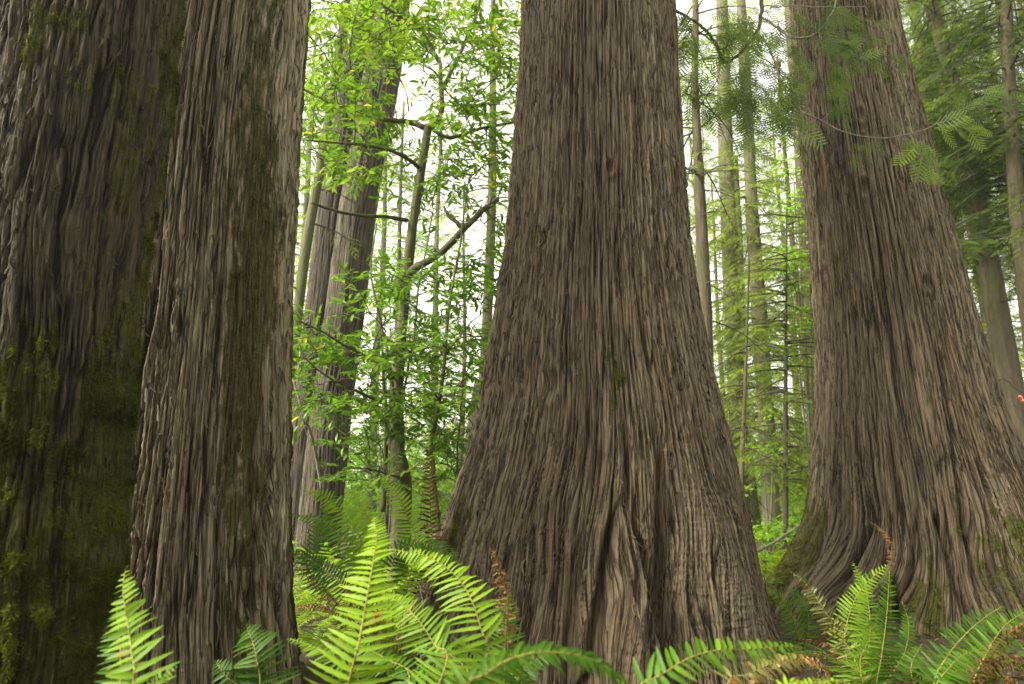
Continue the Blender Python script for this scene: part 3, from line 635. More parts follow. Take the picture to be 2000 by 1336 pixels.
limb([(795, 431, 0), (760, 428, -.3), (700, 424, -.6), (650, 415, -.8), (612, 403, -1.)], .025, .013)
limb([(832, 255, 0), (850, 240, 0), (862, 215, .1), (860, 170, .1), (858, 120, .1), (840, 105, .1)], .036, .018)
limb([(830, 250, 0), (800, 240, 0), (745, 232, -.2), (700, 215, -.4), (650, 200, -.6), (590, 168, -.7)], .035, .012)
limb([(836, 248, 0), (880, 265, 0), (940, 248, .1), (1010, 235, .2)], .025, .015)
limb([(858, 120, .1), (820, 60, 0), (760, 20, -.2), (690, -30, -.3)], .028, .014)
limb([(860, 180, .1), (900, 100, .3), (930, 20, .4), (940, -60, .5)], .03, .015)
limb([(820, 330, 0), (780, 300, -.4), (700, 280, -.8), (600, 270, -1)], .024, .01)
limb([(845, 850, -.6), (862, 760, -.7), (872, 660, -.7), (884, 570, -.7), (903, 470, -.7), (912, 400, -.7)], .022, .007, 7.2)
limb([(845, 850, -.6), (850, 950, -.6), (852, 1060, -.6)], .022, .026, 7.2)
limb([(872, 690, -.7), (910, 640, -.7), (955, 600, -.6)], .010, .005)
limb([(772, 740, 0), (720, 700, -.5), (670, 670, -.9), (580, 620, -1.2)], .02, .008)
limb([(775, 800, 0), (715, 770, -.5), (650, 740, -1), (590, 690, -1.2)], .018, .006)
limb([(778, 850, -.1), (760, 700, -.3), (735, 600, -.4), (722, 520, -.4), (733, 430, -.4)], .02, .007)
limb([(778, 860, 0), (795, 740, -.4), (812, 650, -.4), (822, 560, -.5), (850, 420, -.6)], .014, .006)
limb([(746, 1000, 0), (750, 900, 0), (752, 820, -.1), (744, 700, -.2), (738, 620, -.2)], .03, .012)
limb([(890, 1000, -.3), (893, 860, -.4), (905, 740, -.5), (925, 640, -.5)], .012, .006)
limb([(780, 930, -.1), (720, 915, -.9), (680, 910, -1.3)], .012, .005)
# clusters: (px, py, sx, sy, number of twigs, leaf v, Y range)
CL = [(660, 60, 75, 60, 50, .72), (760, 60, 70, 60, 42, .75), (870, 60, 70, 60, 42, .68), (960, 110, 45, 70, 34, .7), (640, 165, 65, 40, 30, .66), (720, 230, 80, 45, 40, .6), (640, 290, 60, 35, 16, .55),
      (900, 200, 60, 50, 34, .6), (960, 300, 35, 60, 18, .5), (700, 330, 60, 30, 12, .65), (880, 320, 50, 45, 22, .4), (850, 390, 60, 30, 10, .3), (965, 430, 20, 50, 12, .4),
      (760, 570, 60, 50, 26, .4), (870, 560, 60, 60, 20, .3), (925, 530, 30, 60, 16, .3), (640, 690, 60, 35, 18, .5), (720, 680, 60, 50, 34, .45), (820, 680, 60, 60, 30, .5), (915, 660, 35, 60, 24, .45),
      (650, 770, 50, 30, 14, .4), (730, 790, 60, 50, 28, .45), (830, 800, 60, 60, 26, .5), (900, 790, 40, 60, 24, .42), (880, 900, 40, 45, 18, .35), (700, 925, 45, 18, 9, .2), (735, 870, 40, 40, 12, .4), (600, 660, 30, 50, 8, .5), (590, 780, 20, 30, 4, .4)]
SKA = np.array(SK); SKL = [p for p in SK]; pos, ax, sd_, sz, vv = [], [], [], [], []
cents = []
for (x, y, sx, sy, n, v_) in CL:
    for i in range(int(n * 1.3)): cents.append((at(x + rng.normal(0, sx * .6), y + rng.normal(0, sy * .6), rng.uniform(6.0, 8.2) if y < 400 else rng.uniform(6.1, 7.6)), v_))
ds = [np.min(np.linalg.norm(SKA - c_[0], axis=1)) for c_ in cents]
for k in np.argsort(ds):
    c_, v_ = cents[k]; A_ = np.array(SKL); d_ = np.linalg.norm(A_ - c_, axis=1) + .8 * np.clip(A_[:, 2] - c_[2], 0, 9); j = int(np.argmin(d_)); p0 = A_[j]
    L_ = np.linalg.norm(c_ - p0)
    if L_ > .10:
        mid = (p0 + c_) / 2 + np.array([0, 0, .10 * L_]) + rng.normal(0, .04 * L_, 3)
        W_ = spline([p0, mid, c_], 6); Gtw.segs(W_[:-1], W_[1:], np.linspace(.007, .004, 5) * min(1.6, .8 + L_), np.linspace(.006, .003, 5) * min(1.6, .8 + L_), 4)
        for q in W_[2:5]: SKL.append(q)
    dirn = norm((c_ - p0) * [1, 1, .5] + rng.normal(0, .15, 3) * max(L_, .3) + [0, 0, .02])
    L2 = rng.uniform(.22, .48); t = np.linspace(0, 1, 7)[:, None]; tw = c_ + dirn * L2 * t + np.array([0, 0, -.18 * L2]) * t ** 2
    Gtw.segs(tw[:-1], tw[1:], .0035, .002, 3)
    nl = rng.integers(9, 15); f = np.linspace(.05, 1, nl); P = np.stack([np.interp(f, t[:, 0], tw[:, q]) for q in range(3)], 1)
    c1 = norm(np.cross(dirn, [0, 0, 1.])); s_ = np.where(np.arange(nl) % 2 == 0, 1, -1)[:, None]
    a_ = norm(dirn * rng.uniform(.3, 1.0, (nl, 1)) + c1 * s_ * rng.uniform(.4, 1.1, (nl, 1)) + np.array([0, 0, 1.]) * rng.uniform(-.75, .25, (nl, 1)))
    pos.append(P); ax.append(a_); sd_.append(np.cross([0, 0, 1.], a_) + rng.normal(0, .35, (nl, 3))); sz.append(rng.uniform(.08, .145, nl))
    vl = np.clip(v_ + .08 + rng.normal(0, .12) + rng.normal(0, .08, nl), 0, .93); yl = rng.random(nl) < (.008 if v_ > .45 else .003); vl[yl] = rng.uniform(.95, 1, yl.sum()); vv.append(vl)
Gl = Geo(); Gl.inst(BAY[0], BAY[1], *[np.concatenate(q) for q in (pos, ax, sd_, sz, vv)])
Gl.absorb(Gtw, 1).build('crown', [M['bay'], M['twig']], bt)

# ------------------------------------------------------------------ cedar boughs hanging before the right trunk
def cedar_bough(label, lines, sprays, Ys, mat_w, vb):
    r_ = thing('cedar_bough', label, 'branch', at(lines[0][0][0], lines[0][0][1], lines[0][0][2]), 'cedar boughs hanging into the top right')
    G1, G2 = Geo(), Geo()
    for L in lines:
        P = spline([at(x, y, Y) for x, y, Y in L[:-1]], 30); P[1:-1] += rng.normal(0, .004, (28, 3)); g_ = Geo(); g_.tube(P, np.linspace(L[-1][0], L[-1][1], 30), 6, 0, .1, 3); g_.build('branch', mat_w, r_, True)
    for (x0, y0, x1, y1, n, sl_, Y) in sprays:              # twig from (x0,y0) to (x1,y1) carrying hanging frondlets
        A = at(x0, y0, Y); B = at(x1, y1, Y + rng.uniform(-.25, .25)); t = np.linspace(0, 1, 8)[:, None]; L_ = np.linalg.norm(B - A)
        W_ = A + (B - A) * t + np.array([0, 0, .06 * L_]) * np.sin(t * math.pi); G1.segs(W_[:-1], W_[1:], .0025, .0012, 4)
        d = norm(B - A); f = np.linspace(.08, 1, n); P = np.stack([np.interp(f, t[:, 0], W_[:, q]) for q in range(3)], 1)
        c_ = norm(np.cross(d, [0, 0, 1.]) + rng.normal(0, .2, 3)); s_ = np.where(np.arange(n) % 2 == 0, 1, -1)[:, None]
        a_ = norm(d * rng.uniform(.3, .9, (n, 1)) + c_ * s_ * rng.uniform(.0, .4, (n, 1)) + norm(np.cross(d, [0, 1., 0])) * s_ * rng.uniform(.2, .9, (n, 1)) + np.array([0, 0, -1.]) * rng.uniform(.1, .8, (n, 1)))
        a_[-1] = norm(d + [0, 0, -.3])
        G2.inst(CEDARLET[0], CEDARLET[1], P, a_, np.cross(a_, [0, -1., .35]) + rng.normal(0, .22, (n, 3)), sl_ * rng.uniform(.6, 1.15, n), np.clip(vb + rng.normal(0, .18) + rng.normal(0, .12, n), 0, 1))
    G2.absorb(G1, 1).build('foliage', [M['cedar_leaf'], M['twig']], r_)
    return r_
def rsp(n, x, y, sx, sy, dx, dy, k=7, s=.17, Y=5.4):
    s = s * 1.2; n = int(n * (.75 if Y > 5.3 else .40)); k = max(4, k - 1)
    out = []
    for i in range(n):
        a, b = x + rng.uniform(-sx, sx), y + rng.uniform(-sy, sy); out.append((a, b, a + dx * rng.uniform(.5, 1.3) + rng.normal(0, 34), b + dy * rng.uniform(.6, 1.3) + rng.normal(0, 18), k, s * rng.uniform(.8, 1.2), Y + rng.uniform(-.35, .25)))
    return out
cedar_bough('dark forked cedar bough curving down between the central and right trunks',
    [[(1488, -60, 5.4), (1487, 20, 5.4), (1478, 60, 5.4), (1455, 95, 5.45), (1425, 120, 5.5), (1412, 122, 5.5), (.022, .012)], [(1315, 18, 5.5), (1360, 45, 5.5), (1392, 75, 5.5), (1412, 120, 5.5), (.012, .014)],
     [(1345, 50, 5.5), (1370, 110, 5.5), (1405, 165, 5.5), (.006, .003)], [(1462, 90, 5.45), (1500, 120, 5.4), (1550, 160, 5.4), (.006, .003)]],
    rsp(16, 1400, 30, 80, 45, -30, 45) + rsp(16, 1440, 150, 40, 40, 10, 60) + rsp(10, 1370, 110, 45, 50, -25, 50) + rsp(14, 1510, 60, 40, 60, 10, 60) + rsp(9, 1480, 210, 40, 25, 5, 50) + rsp(7, 1540, 150, 20, 30, -20, 70, 8, .2),
    None, M['twig'], .5)
cedar_bough('long pale looping cedar branch with olive sprays crossing the right trunk',
    [[(1489, 34, 5.35), (1515, 52, 5.3), (1540, 70, 5.25), (1580, 72, 5.2), (1612, 45, 5.15), (1632, 10, 5.1), (1640, -50, 5.1), (.010, .006)],
     [(1480, 66, 5.35), (1505, 95, 5.3), (1522, 150, 5.3), (1545, 200, 5.25), (1600, 235, 5.2), (1660, 262, 5.2), (1720, 270, 5.2), (1775, 262, 5.2), (1822, 246, 5.2), (.009, .005)],
     [(1490, 12, 5.35), (1550, 12, 5.2), (1620, 14, 5.1), (1690, 12, 5.1), (.005, .003)], [(1605, 236, 5.2), (1625, 215, 5.2), (1650, 205, 5.2), (.004, .002)]],
    rsp(14, 1600, 20, 60, 30, 30, 45, 7, .17, 5.1) + rsp(16, 1590, 90, 50, 30, 40, 40, 7, .17, 5.15) + rsp(12, 1610, 130, 50, 30, 60, 30, 8, .19, 5.1) + rsp(7, 1680, 60, 30, 40, 20, 40, 7, .15, 5.1) + rsp(5, 1600, 190, 40, 20, 30, 25, 6, .13, 5.15)
    + [(1812, 250, 1925, 205, 9, .24, 5.2), (1835, 240, 1965, 190, 10, .22, 5.2), (1820, 250, 1905, 255, 7, .2, 5.2), (1850, 225, 1930, 180, 6, .18, 5.2), (1765, 266, 1822, 335, 9, .24, 5.15), (1760, 270, 1795, 320, 6, .2, 5.15), (1700, 272, 1680, 300, 3, .16, 5.15), (1715, 272, 1700, 305, 3, .15, 5.15), (1755, 262, 1770, 240, 4, .12, 5.2), (1720, 268, 1725, 245, 2, .1, 5.2), (1690, 255, 1680, 235, 2, .1, 5.2)],
    None, M['pale_twig'], .38)

# ------------------------------------------------------------------ ferns
def frond(parent, path, half, n=46, bare=.06, nhint=(0, -.55, .8), mat='fern', v=.6, K=8, droop=.18, sweep=8, wr=.19, curl=0., jag=.1, asym=(1, 1), stalk_r=.0045, tipcurl=0, rand=.06, smat=None, prof=None, taper=2.0):
    P = spline(path, n * 2); n2 = len(P); T = norm(np.gradient(P, axis=0)); hint = np.asarray(nhint, float)
    Ltot = np.sum(np.linalg.norm(np.diff(P, axis=0), axis=1))
    f = np.linspace(bare, .995, n); fi = f * (n2 - 1); i0 = np.clip(fi.astype(int), 0, n2 - 2); fr = (fi - i0)[:, None]
    B = P[i0] * (1 - fr) + P[i0 + 1] * fr; t = norm(T[i0] * (1 - fr) + T[i0 + 1] * fr)
    s = norm(np.cross(t, hint)); nn = norm(np.cross(s, t))
    g_ = (f - bare) / (1 - bare); pr = np.minimum(1, .55 + g_ * 2.2) * (1 - g_ ** taper) ** .8 + .04
    space = Ltot * (1 - bare) / n; G_ = Geo()
    for q, side in enumerate((1, -1)):
        L = half * asym[q] * pr * (1 + rng.normal(0, rand, n)) * np.where(rng.random(n) < .05, rng.uniform(.25, .7, n), 1); a = R(sweep) + R(18) * g_ + rng.normal(0, .05 + curl * .25, n)
        d = norm(s * side * np.cos(a)[:, None] + t * np.sin(a)[:, None] + nn * (rng.normal(0, .06 + curl * .5, n))[:, None])
        Bq = B + t * (side * space * .2)
        x = np.linspace(0, 1, K + 1); dr = (droop * (1 + rng.normal(0, .3, n)) + curl * rng.uniform(.2, 1.4, n))
        C_ = Bq[:, None] + d[:, None] * (L[:, None] * (x[None] - curl * .35 * x[None] ** 3))[..., None] + (-nn * .6 + np.array([0, 0, -.6]))[:, None] * (L * dr)[:, None, None] * (x ** 2)[None, :, None] + t[:, None] * (L[:, None] * .13 * x[None] ** 2)[..., None]
        if curl: C_ = C_ + rng.normal(0, .10 * curl, (n, K + 1, 3)) * (half * x ** 1.5)[None, :, None] * 1.2
        wmax = np.minimum(wr * L, space * .34)
        shp = np.clip(1 - x ** 2.6, 0, 1) ** .75 * np.where(x < .08, .55, 1.0) * (1 + jag * np.where(np.arange(K + 1) % 2 == 0, 1, -1))
        wv_ = wmax[:, None] * shp[None]; wv_[:, -1] = 0.0004
        tw = rng.normal(0, .32 + curl, n); wd = norm(t - d * np.sum(t * d, 1, keepdims=True)); wn = np.cross(d, wd)
        wd = wd * np.cos(tw)[:, None] + wn * np.sin(tw)[:, None]; up = norm(np.cross(wd, d)) ; up = up * np.sign(np.sum(up * nn, 1, keepdims=True) + 1e-6)
        Vl = C_ + wd[:, None] * wv_[..., None] + up[:, None] * (wv_ * .28)[..., None]; Vr = C_ - wd[:, None] * wv_[..., None] + up[:, None] * (wv_ * .28)[..., None]
        V = np.stack([Vl, C_, Vr], 2).reshape(-1, 3); st = (np.arange(n) * (K + 1) * 3)[:, None] + (np.arange(K) * 3)[None]; st = st.reshape(-1)
        fcs = np.concatenate([np.stack([st, st + 1, st + 4, st + 3], 1), np.stack([st + 1, st + 2, st + 5, st + 4], 1)])
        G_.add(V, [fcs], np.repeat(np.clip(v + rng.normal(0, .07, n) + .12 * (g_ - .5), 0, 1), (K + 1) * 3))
    o = G_.build('frond', M[mat], parent)
    Gs = Geo(); rr = stalk_r * (1 - .8 * np.linspace(0, 1, n2)); Gs.tube(P[::2], rr[::2], 6)
    Gs.build('stalk', M[smat or ('dead_stalk' if mat == 'dead' else 'stalk')], o, True)
    return o
def hero(label, base, fr, group='sword ferns in the foreground'):
    b = np.array([base[0], base[1], float(gz(base[0], base[1]))]); r_ = thing('fern', label, 'fern', b, group)
    for p in fr:
        pts, half, kw = p; d0 = at(*pts[0]); path = [b + [0, 0, .01], b * .45 + d0 * .55 + [0, 0, .04 * np.linalg.norm(d0 - b)]] + [at(*q) for q in pts]
        L1 = np.linalg.norm(np.diff(np.array(path[:3]), axis=0), axis=1).sum(); L2 = np.linalg.norm(np.diff(np.array(path[2:]), axis=0), axis=1).sum()
        dm = np.mean([depth(at(*q)) for q in pts]); kw = dict(kw); n = kw.pop('n', 40); kw.setdefault('bare', max(.05, L1 / (L1 + L2) - kw.pop('low', .12)))
        kw.pop('low', 0)
        frond(r_, path, half * 1.02 / F * dm, n=int(n * .82), **kw)
    return r_
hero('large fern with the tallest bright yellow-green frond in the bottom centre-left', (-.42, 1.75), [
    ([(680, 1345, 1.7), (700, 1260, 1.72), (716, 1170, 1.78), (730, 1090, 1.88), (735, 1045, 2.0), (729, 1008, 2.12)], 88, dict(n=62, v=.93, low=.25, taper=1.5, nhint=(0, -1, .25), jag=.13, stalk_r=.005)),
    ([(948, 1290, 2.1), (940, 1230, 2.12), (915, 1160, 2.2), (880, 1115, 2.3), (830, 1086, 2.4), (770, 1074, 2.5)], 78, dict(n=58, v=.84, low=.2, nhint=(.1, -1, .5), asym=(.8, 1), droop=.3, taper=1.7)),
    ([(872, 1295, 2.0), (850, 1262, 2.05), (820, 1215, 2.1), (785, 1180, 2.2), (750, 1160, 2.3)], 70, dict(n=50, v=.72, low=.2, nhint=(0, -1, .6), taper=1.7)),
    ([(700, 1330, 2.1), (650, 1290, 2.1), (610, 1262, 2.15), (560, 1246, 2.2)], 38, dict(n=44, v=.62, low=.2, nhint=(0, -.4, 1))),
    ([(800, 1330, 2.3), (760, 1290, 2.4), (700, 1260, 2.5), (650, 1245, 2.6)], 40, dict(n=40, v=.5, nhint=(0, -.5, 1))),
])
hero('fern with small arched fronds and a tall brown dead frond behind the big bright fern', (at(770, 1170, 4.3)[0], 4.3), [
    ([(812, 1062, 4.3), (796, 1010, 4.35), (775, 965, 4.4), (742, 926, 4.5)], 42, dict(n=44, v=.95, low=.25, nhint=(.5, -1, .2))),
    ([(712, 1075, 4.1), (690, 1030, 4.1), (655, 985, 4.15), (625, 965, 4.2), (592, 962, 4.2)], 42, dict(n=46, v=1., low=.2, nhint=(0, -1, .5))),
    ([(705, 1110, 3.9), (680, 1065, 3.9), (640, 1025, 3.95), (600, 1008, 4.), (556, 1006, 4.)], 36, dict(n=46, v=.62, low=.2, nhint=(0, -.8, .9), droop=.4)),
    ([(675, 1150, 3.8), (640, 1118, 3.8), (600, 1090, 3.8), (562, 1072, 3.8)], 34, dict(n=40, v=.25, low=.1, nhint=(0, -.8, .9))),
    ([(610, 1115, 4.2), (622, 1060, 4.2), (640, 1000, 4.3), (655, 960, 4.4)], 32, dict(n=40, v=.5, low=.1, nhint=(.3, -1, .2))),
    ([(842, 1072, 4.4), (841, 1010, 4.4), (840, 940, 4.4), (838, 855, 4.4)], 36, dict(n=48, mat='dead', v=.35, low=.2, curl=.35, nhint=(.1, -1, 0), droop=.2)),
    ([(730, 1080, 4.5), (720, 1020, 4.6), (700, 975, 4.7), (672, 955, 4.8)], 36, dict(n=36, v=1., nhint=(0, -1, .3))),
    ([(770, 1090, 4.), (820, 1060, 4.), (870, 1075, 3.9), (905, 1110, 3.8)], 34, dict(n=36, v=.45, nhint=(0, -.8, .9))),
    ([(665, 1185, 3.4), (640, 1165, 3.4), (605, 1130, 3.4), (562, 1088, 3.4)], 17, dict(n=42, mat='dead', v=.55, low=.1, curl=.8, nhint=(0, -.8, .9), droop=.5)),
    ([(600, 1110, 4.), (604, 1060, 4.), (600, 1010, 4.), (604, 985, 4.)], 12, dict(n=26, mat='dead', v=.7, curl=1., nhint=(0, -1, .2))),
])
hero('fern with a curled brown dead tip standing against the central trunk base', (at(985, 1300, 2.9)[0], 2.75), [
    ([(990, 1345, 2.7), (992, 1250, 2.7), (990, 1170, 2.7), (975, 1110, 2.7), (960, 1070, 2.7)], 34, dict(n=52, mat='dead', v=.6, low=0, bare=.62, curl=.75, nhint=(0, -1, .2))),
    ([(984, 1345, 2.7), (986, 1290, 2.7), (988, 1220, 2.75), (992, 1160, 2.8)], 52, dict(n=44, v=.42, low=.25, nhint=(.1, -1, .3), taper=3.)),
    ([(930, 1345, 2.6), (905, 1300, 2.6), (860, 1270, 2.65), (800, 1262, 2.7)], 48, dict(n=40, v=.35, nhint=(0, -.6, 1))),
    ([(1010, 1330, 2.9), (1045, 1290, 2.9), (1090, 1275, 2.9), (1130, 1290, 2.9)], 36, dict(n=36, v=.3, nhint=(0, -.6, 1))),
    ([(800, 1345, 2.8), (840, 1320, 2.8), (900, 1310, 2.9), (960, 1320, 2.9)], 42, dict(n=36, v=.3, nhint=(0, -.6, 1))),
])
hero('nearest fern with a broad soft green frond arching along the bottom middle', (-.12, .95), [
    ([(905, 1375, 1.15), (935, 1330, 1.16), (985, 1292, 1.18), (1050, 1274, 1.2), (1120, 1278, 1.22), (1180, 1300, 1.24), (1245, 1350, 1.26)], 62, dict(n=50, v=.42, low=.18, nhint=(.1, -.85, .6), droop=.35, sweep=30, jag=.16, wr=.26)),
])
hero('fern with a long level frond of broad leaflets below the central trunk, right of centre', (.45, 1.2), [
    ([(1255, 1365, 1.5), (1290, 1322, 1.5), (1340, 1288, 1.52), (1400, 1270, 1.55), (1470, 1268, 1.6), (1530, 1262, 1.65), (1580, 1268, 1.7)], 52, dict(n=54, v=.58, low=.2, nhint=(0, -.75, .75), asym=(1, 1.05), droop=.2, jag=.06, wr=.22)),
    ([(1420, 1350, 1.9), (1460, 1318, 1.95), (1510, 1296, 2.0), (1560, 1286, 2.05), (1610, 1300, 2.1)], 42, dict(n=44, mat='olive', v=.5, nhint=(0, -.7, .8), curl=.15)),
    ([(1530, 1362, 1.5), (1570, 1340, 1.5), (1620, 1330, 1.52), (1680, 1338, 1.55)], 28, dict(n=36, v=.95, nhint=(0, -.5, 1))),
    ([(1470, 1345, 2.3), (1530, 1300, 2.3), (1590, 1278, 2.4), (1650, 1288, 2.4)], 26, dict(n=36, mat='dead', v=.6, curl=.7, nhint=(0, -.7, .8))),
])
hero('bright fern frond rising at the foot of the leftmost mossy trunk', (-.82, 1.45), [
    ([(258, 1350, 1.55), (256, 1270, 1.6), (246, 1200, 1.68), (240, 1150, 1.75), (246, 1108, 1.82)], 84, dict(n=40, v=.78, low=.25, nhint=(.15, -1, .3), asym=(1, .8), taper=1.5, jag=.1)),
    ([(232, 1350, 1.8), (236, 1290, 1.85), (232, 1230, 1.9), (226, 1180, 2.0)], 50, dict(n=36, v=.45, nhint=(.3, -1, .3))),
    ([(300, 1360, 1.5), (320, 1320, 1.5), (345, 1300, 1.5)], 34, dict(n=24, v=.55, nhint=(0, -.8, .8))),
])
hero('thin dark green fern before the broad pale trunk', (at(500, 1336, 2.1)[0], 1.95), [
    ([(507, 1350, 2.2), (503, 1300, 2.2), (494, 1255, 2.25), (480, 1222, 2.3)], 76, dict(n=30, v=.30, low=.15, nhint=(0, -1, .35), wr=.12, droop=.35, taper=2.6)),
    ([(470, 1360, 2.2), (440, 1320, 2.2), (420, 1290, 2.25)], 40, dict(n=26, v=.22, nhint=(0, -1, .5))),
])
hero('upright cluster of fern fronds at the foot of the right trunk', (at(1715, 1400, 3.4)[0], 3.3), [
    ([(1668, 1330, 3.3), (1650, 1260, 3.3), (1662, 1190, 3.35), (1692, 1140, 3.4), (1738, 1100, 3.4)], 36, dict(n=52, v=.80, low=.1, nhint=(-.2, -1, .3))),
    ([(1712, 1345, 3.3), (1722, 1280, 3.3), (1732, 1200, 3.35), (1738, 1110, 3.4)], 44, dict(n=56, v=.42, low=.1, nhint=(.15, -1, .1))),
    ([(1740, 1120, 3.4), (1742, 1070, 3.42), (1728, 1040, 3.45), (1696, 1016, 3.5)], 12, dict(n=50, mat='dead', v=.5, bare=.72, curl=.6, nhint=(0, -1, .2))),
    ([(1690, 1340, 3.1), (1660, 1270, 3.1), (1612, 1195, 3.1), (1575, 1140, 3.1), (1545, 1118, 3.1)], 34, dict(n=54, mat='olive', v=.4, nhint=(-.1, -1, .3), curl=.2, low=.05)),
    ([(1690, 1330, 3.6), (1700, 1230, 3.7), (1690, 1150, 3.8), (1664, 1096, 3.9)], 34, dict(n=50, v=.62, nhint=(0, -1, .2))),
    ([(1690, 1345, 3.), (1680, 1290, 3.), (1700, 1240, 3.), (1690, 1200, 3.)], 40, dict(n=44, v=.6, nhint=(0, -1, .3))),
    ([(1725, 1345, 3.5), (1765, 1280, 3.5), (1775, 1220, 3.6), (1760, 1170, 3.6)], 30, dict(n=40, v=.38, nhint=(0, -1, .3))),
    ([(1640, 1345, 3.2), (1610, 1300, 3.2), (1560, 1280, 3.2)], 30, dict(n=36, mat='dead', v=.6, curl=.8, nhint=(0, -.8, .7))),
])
hero('blue-green fern with orange-brown dead fronds in the bottom right corner', (at(1850, 1400, 2.6)[0], 2.5), [
    ([(1825, 1345, 2.5), (1845, 1290, 2.5), (1885, 1240, 2.55), (1925, 1205, 2.6), (1962, 1182, 2.65)], 44, dict(n=54, v=.30, nhint=(0, -.8, .6), wr=.12)),
    ([(1900, 1345, 2.4), (1930, 1270, 2.4), (1965, 1220, 2.45), (2010, 1190, 2.5)], 46, dict(n=46, v=.5, nhint=(0, -.9, .5))),
    ([(1925, 1350, 2.3), (1935, 1290, 2.3), (1955, 1250, 2.3), (2005, 1215, 2.3)], 36, dict(n=44, mat='dead', v=.55, curl=.6, nhint=(0, -1, .3))),
    ([(1890, 1350, 2.3), (1910, 1310, 2.3), (1950, 1290, 2.3), (2010, 1280, 2.3)], 40, dict(n=40, mat='dead', v=.35, curl=.5, nhint=(0, -.9, .5))),
    ([(1830, 1350, 2.2), (1850, 1310, 2.2), (1880, 1280, 2.25), (1940, 1262, 2.3)], 42, dict(n=40, v=.5, nhint=(0, -.6, 1), droop=.3)),
    ([(1790, 1350, 2.6), (1780, 1300, 2.6), (1800, 1260, 2.7)], 34, dict(n=34, v=.35, nhint=(0, -.8, .8))),
])
hero('pale fern fronds arching out beside the right root of the central trunk', (at(1560, 1275, 5.0)[0], 4.9), [
    ([(1562, 1262, 4.9), (1550, 1215, 4.85), (1530, 1175, 4.8), (1500, 1152, 4.8)], 34, dict(n=44, v=.66, nhint=(.3, -1, .4))),
    ([(1575, 1262, 5.), (1580, 1210, 5.), (1565, 1170, 5.), (1535, 1150, 5.)], 30, dict(n=40, v=.5, nhint=(.2, -1, .4))),
    ([(1590, 1270, 5.), (1620, 1230, 5.), (1650, 1222, 5.)], 28, dict(n=36, mat='dead', v=.4, curl=.5, nhint=(0, -.8, .6))),
    ([(1545, 1280, 4.6), (1520, 1262, 4.5), (1490, 1255, 4.4)], 26, dict(n=36, v=.4, nhint=(0, -.8, .8))),
])
# fern prototypes and their copies further back
def fern_proto(label, n, L, v, dead, seed, loc):
    r_ = thing('fern', label, 'fern', (0, 0, 0), 'ferns further back'); 
    for i in range(n):
        az = i / n * 2 * math.pi + rng.uniform(-.3, .3); l = L * rng.uniform(.7, 1.1); e = rng.uniform(.9, 1.25); h = np.array([math.cos(az), math.sin(az), 0])
        t = np.linspace(0, 1, 6)[:, None]; p = h * l * (math.cos(e) * t + .35 * t ** 2) + np.array([0, 0, 1.]) * l * (math.sin(e) * t - .62 * t ** 2)
        dd = i < dead
        frond(r_, p, l * .085, n=30, bare=.15, nhint=h * -.6 + np.array([0, 0, 1.]), v=np.clip(v + rng.normal(0, .1), 0, 1) if not dd else .5, K=4, mat='dead' if dd else 'fern', curl=.6 if dd else 0, stalk_r=.004)
    r_.location = loc; return r_
pl = [(3.3, 1530, .65), (3.7, 1480, .6), (3.9, 1680, .7), (4.1, 1800, .7), (3.5, 1880, .7), (4.2, 1930, .7), (3.0, 1780, .6), (4.25, 1600, .7), (3.0, 700, .6), (3.6, 850, .7), (2.7, 1330, .5), (4.6, 600, .8), (4.5, 800, .75), (5.6, 760, .9), (6.4, 700, 1.), (8.8, 1500, 1.), (8.2, 1535, 1.), (9.8, 1540, 1.), (10.4, 1470, 1.), (5.0, 640, .8), (5.4, 780, .8), (4.9, 720, .7), (6.9, 760, 1.), (7.8, 830, 1.), (7.1, 880, .9), (6.0, 560, .8), (7.2, 1530, .8), (8.0, 1555, .9), (6.6, 640, .9), (7.4, 705, 1.), (8.2, 600, .9), (5.6, 600, .8), (5.8, 700, .9), (6.3, 800, .8), (5.2, 860, .7), (9., 820, 1.), (8.4, 1500, .9), (9.4, 1470, .9), (9.0, 1545, .9), (10.5, 1500, 1.), (7.6, 1490, .8), (3.2, 620, .7), (3.4, 760, .8),
      (3.0, 900, .7), (3.6, 1560, .7), (4.2, 1620, .7), (3.2, 1460, .6), (3.1, 1640, .6), (2.9, 1960, .7), (11., 650, 1.), (12., 740, 1.), (10., 690, 1.), (11.5, 560, 1.), (2.6, 560, .6)]
protos = [fern_proto('x', 10, .95, 1., 1, 1, (0, 0, 0)), fern_proto('x', 9, .85, 1., 0, 2, (0, 0, 0)), fern_proto('x', 8, .8, .35, 2, 3, (0, 0, 0))]
used = [False] * 3
for i, (Yp, px, s_) in enumerate(pl):
    x = (px - 1000) / F * Yp * 1.02; k = 2 if Yp < 4.3 else (i % 2); loc = (x, Yp, float(gz(x, Yp)))
    side = 'in the gap left of the central trunk' if px < 1000 else 'in the gap right of the central trunk'
    lab = ('dim fern of mixed green and brown fronds low among the foreground ferns' if Yp < 4.3 else ('small bright fern growing on the forest floor ' + side))
    if not used[k]: c_ = protos[k]; c_.location = loc; c_['label'] = lab; used[k] = True; c_.scale = (s_,) * 3
    else: c_ = copy_tree(protos[k], loc, rng.uniform(0, 6), s_, lab)
    c_['group'] = 'dim ferns low in the foreground' if Yp < 4.3 else ('ferns on the floor ' + side)

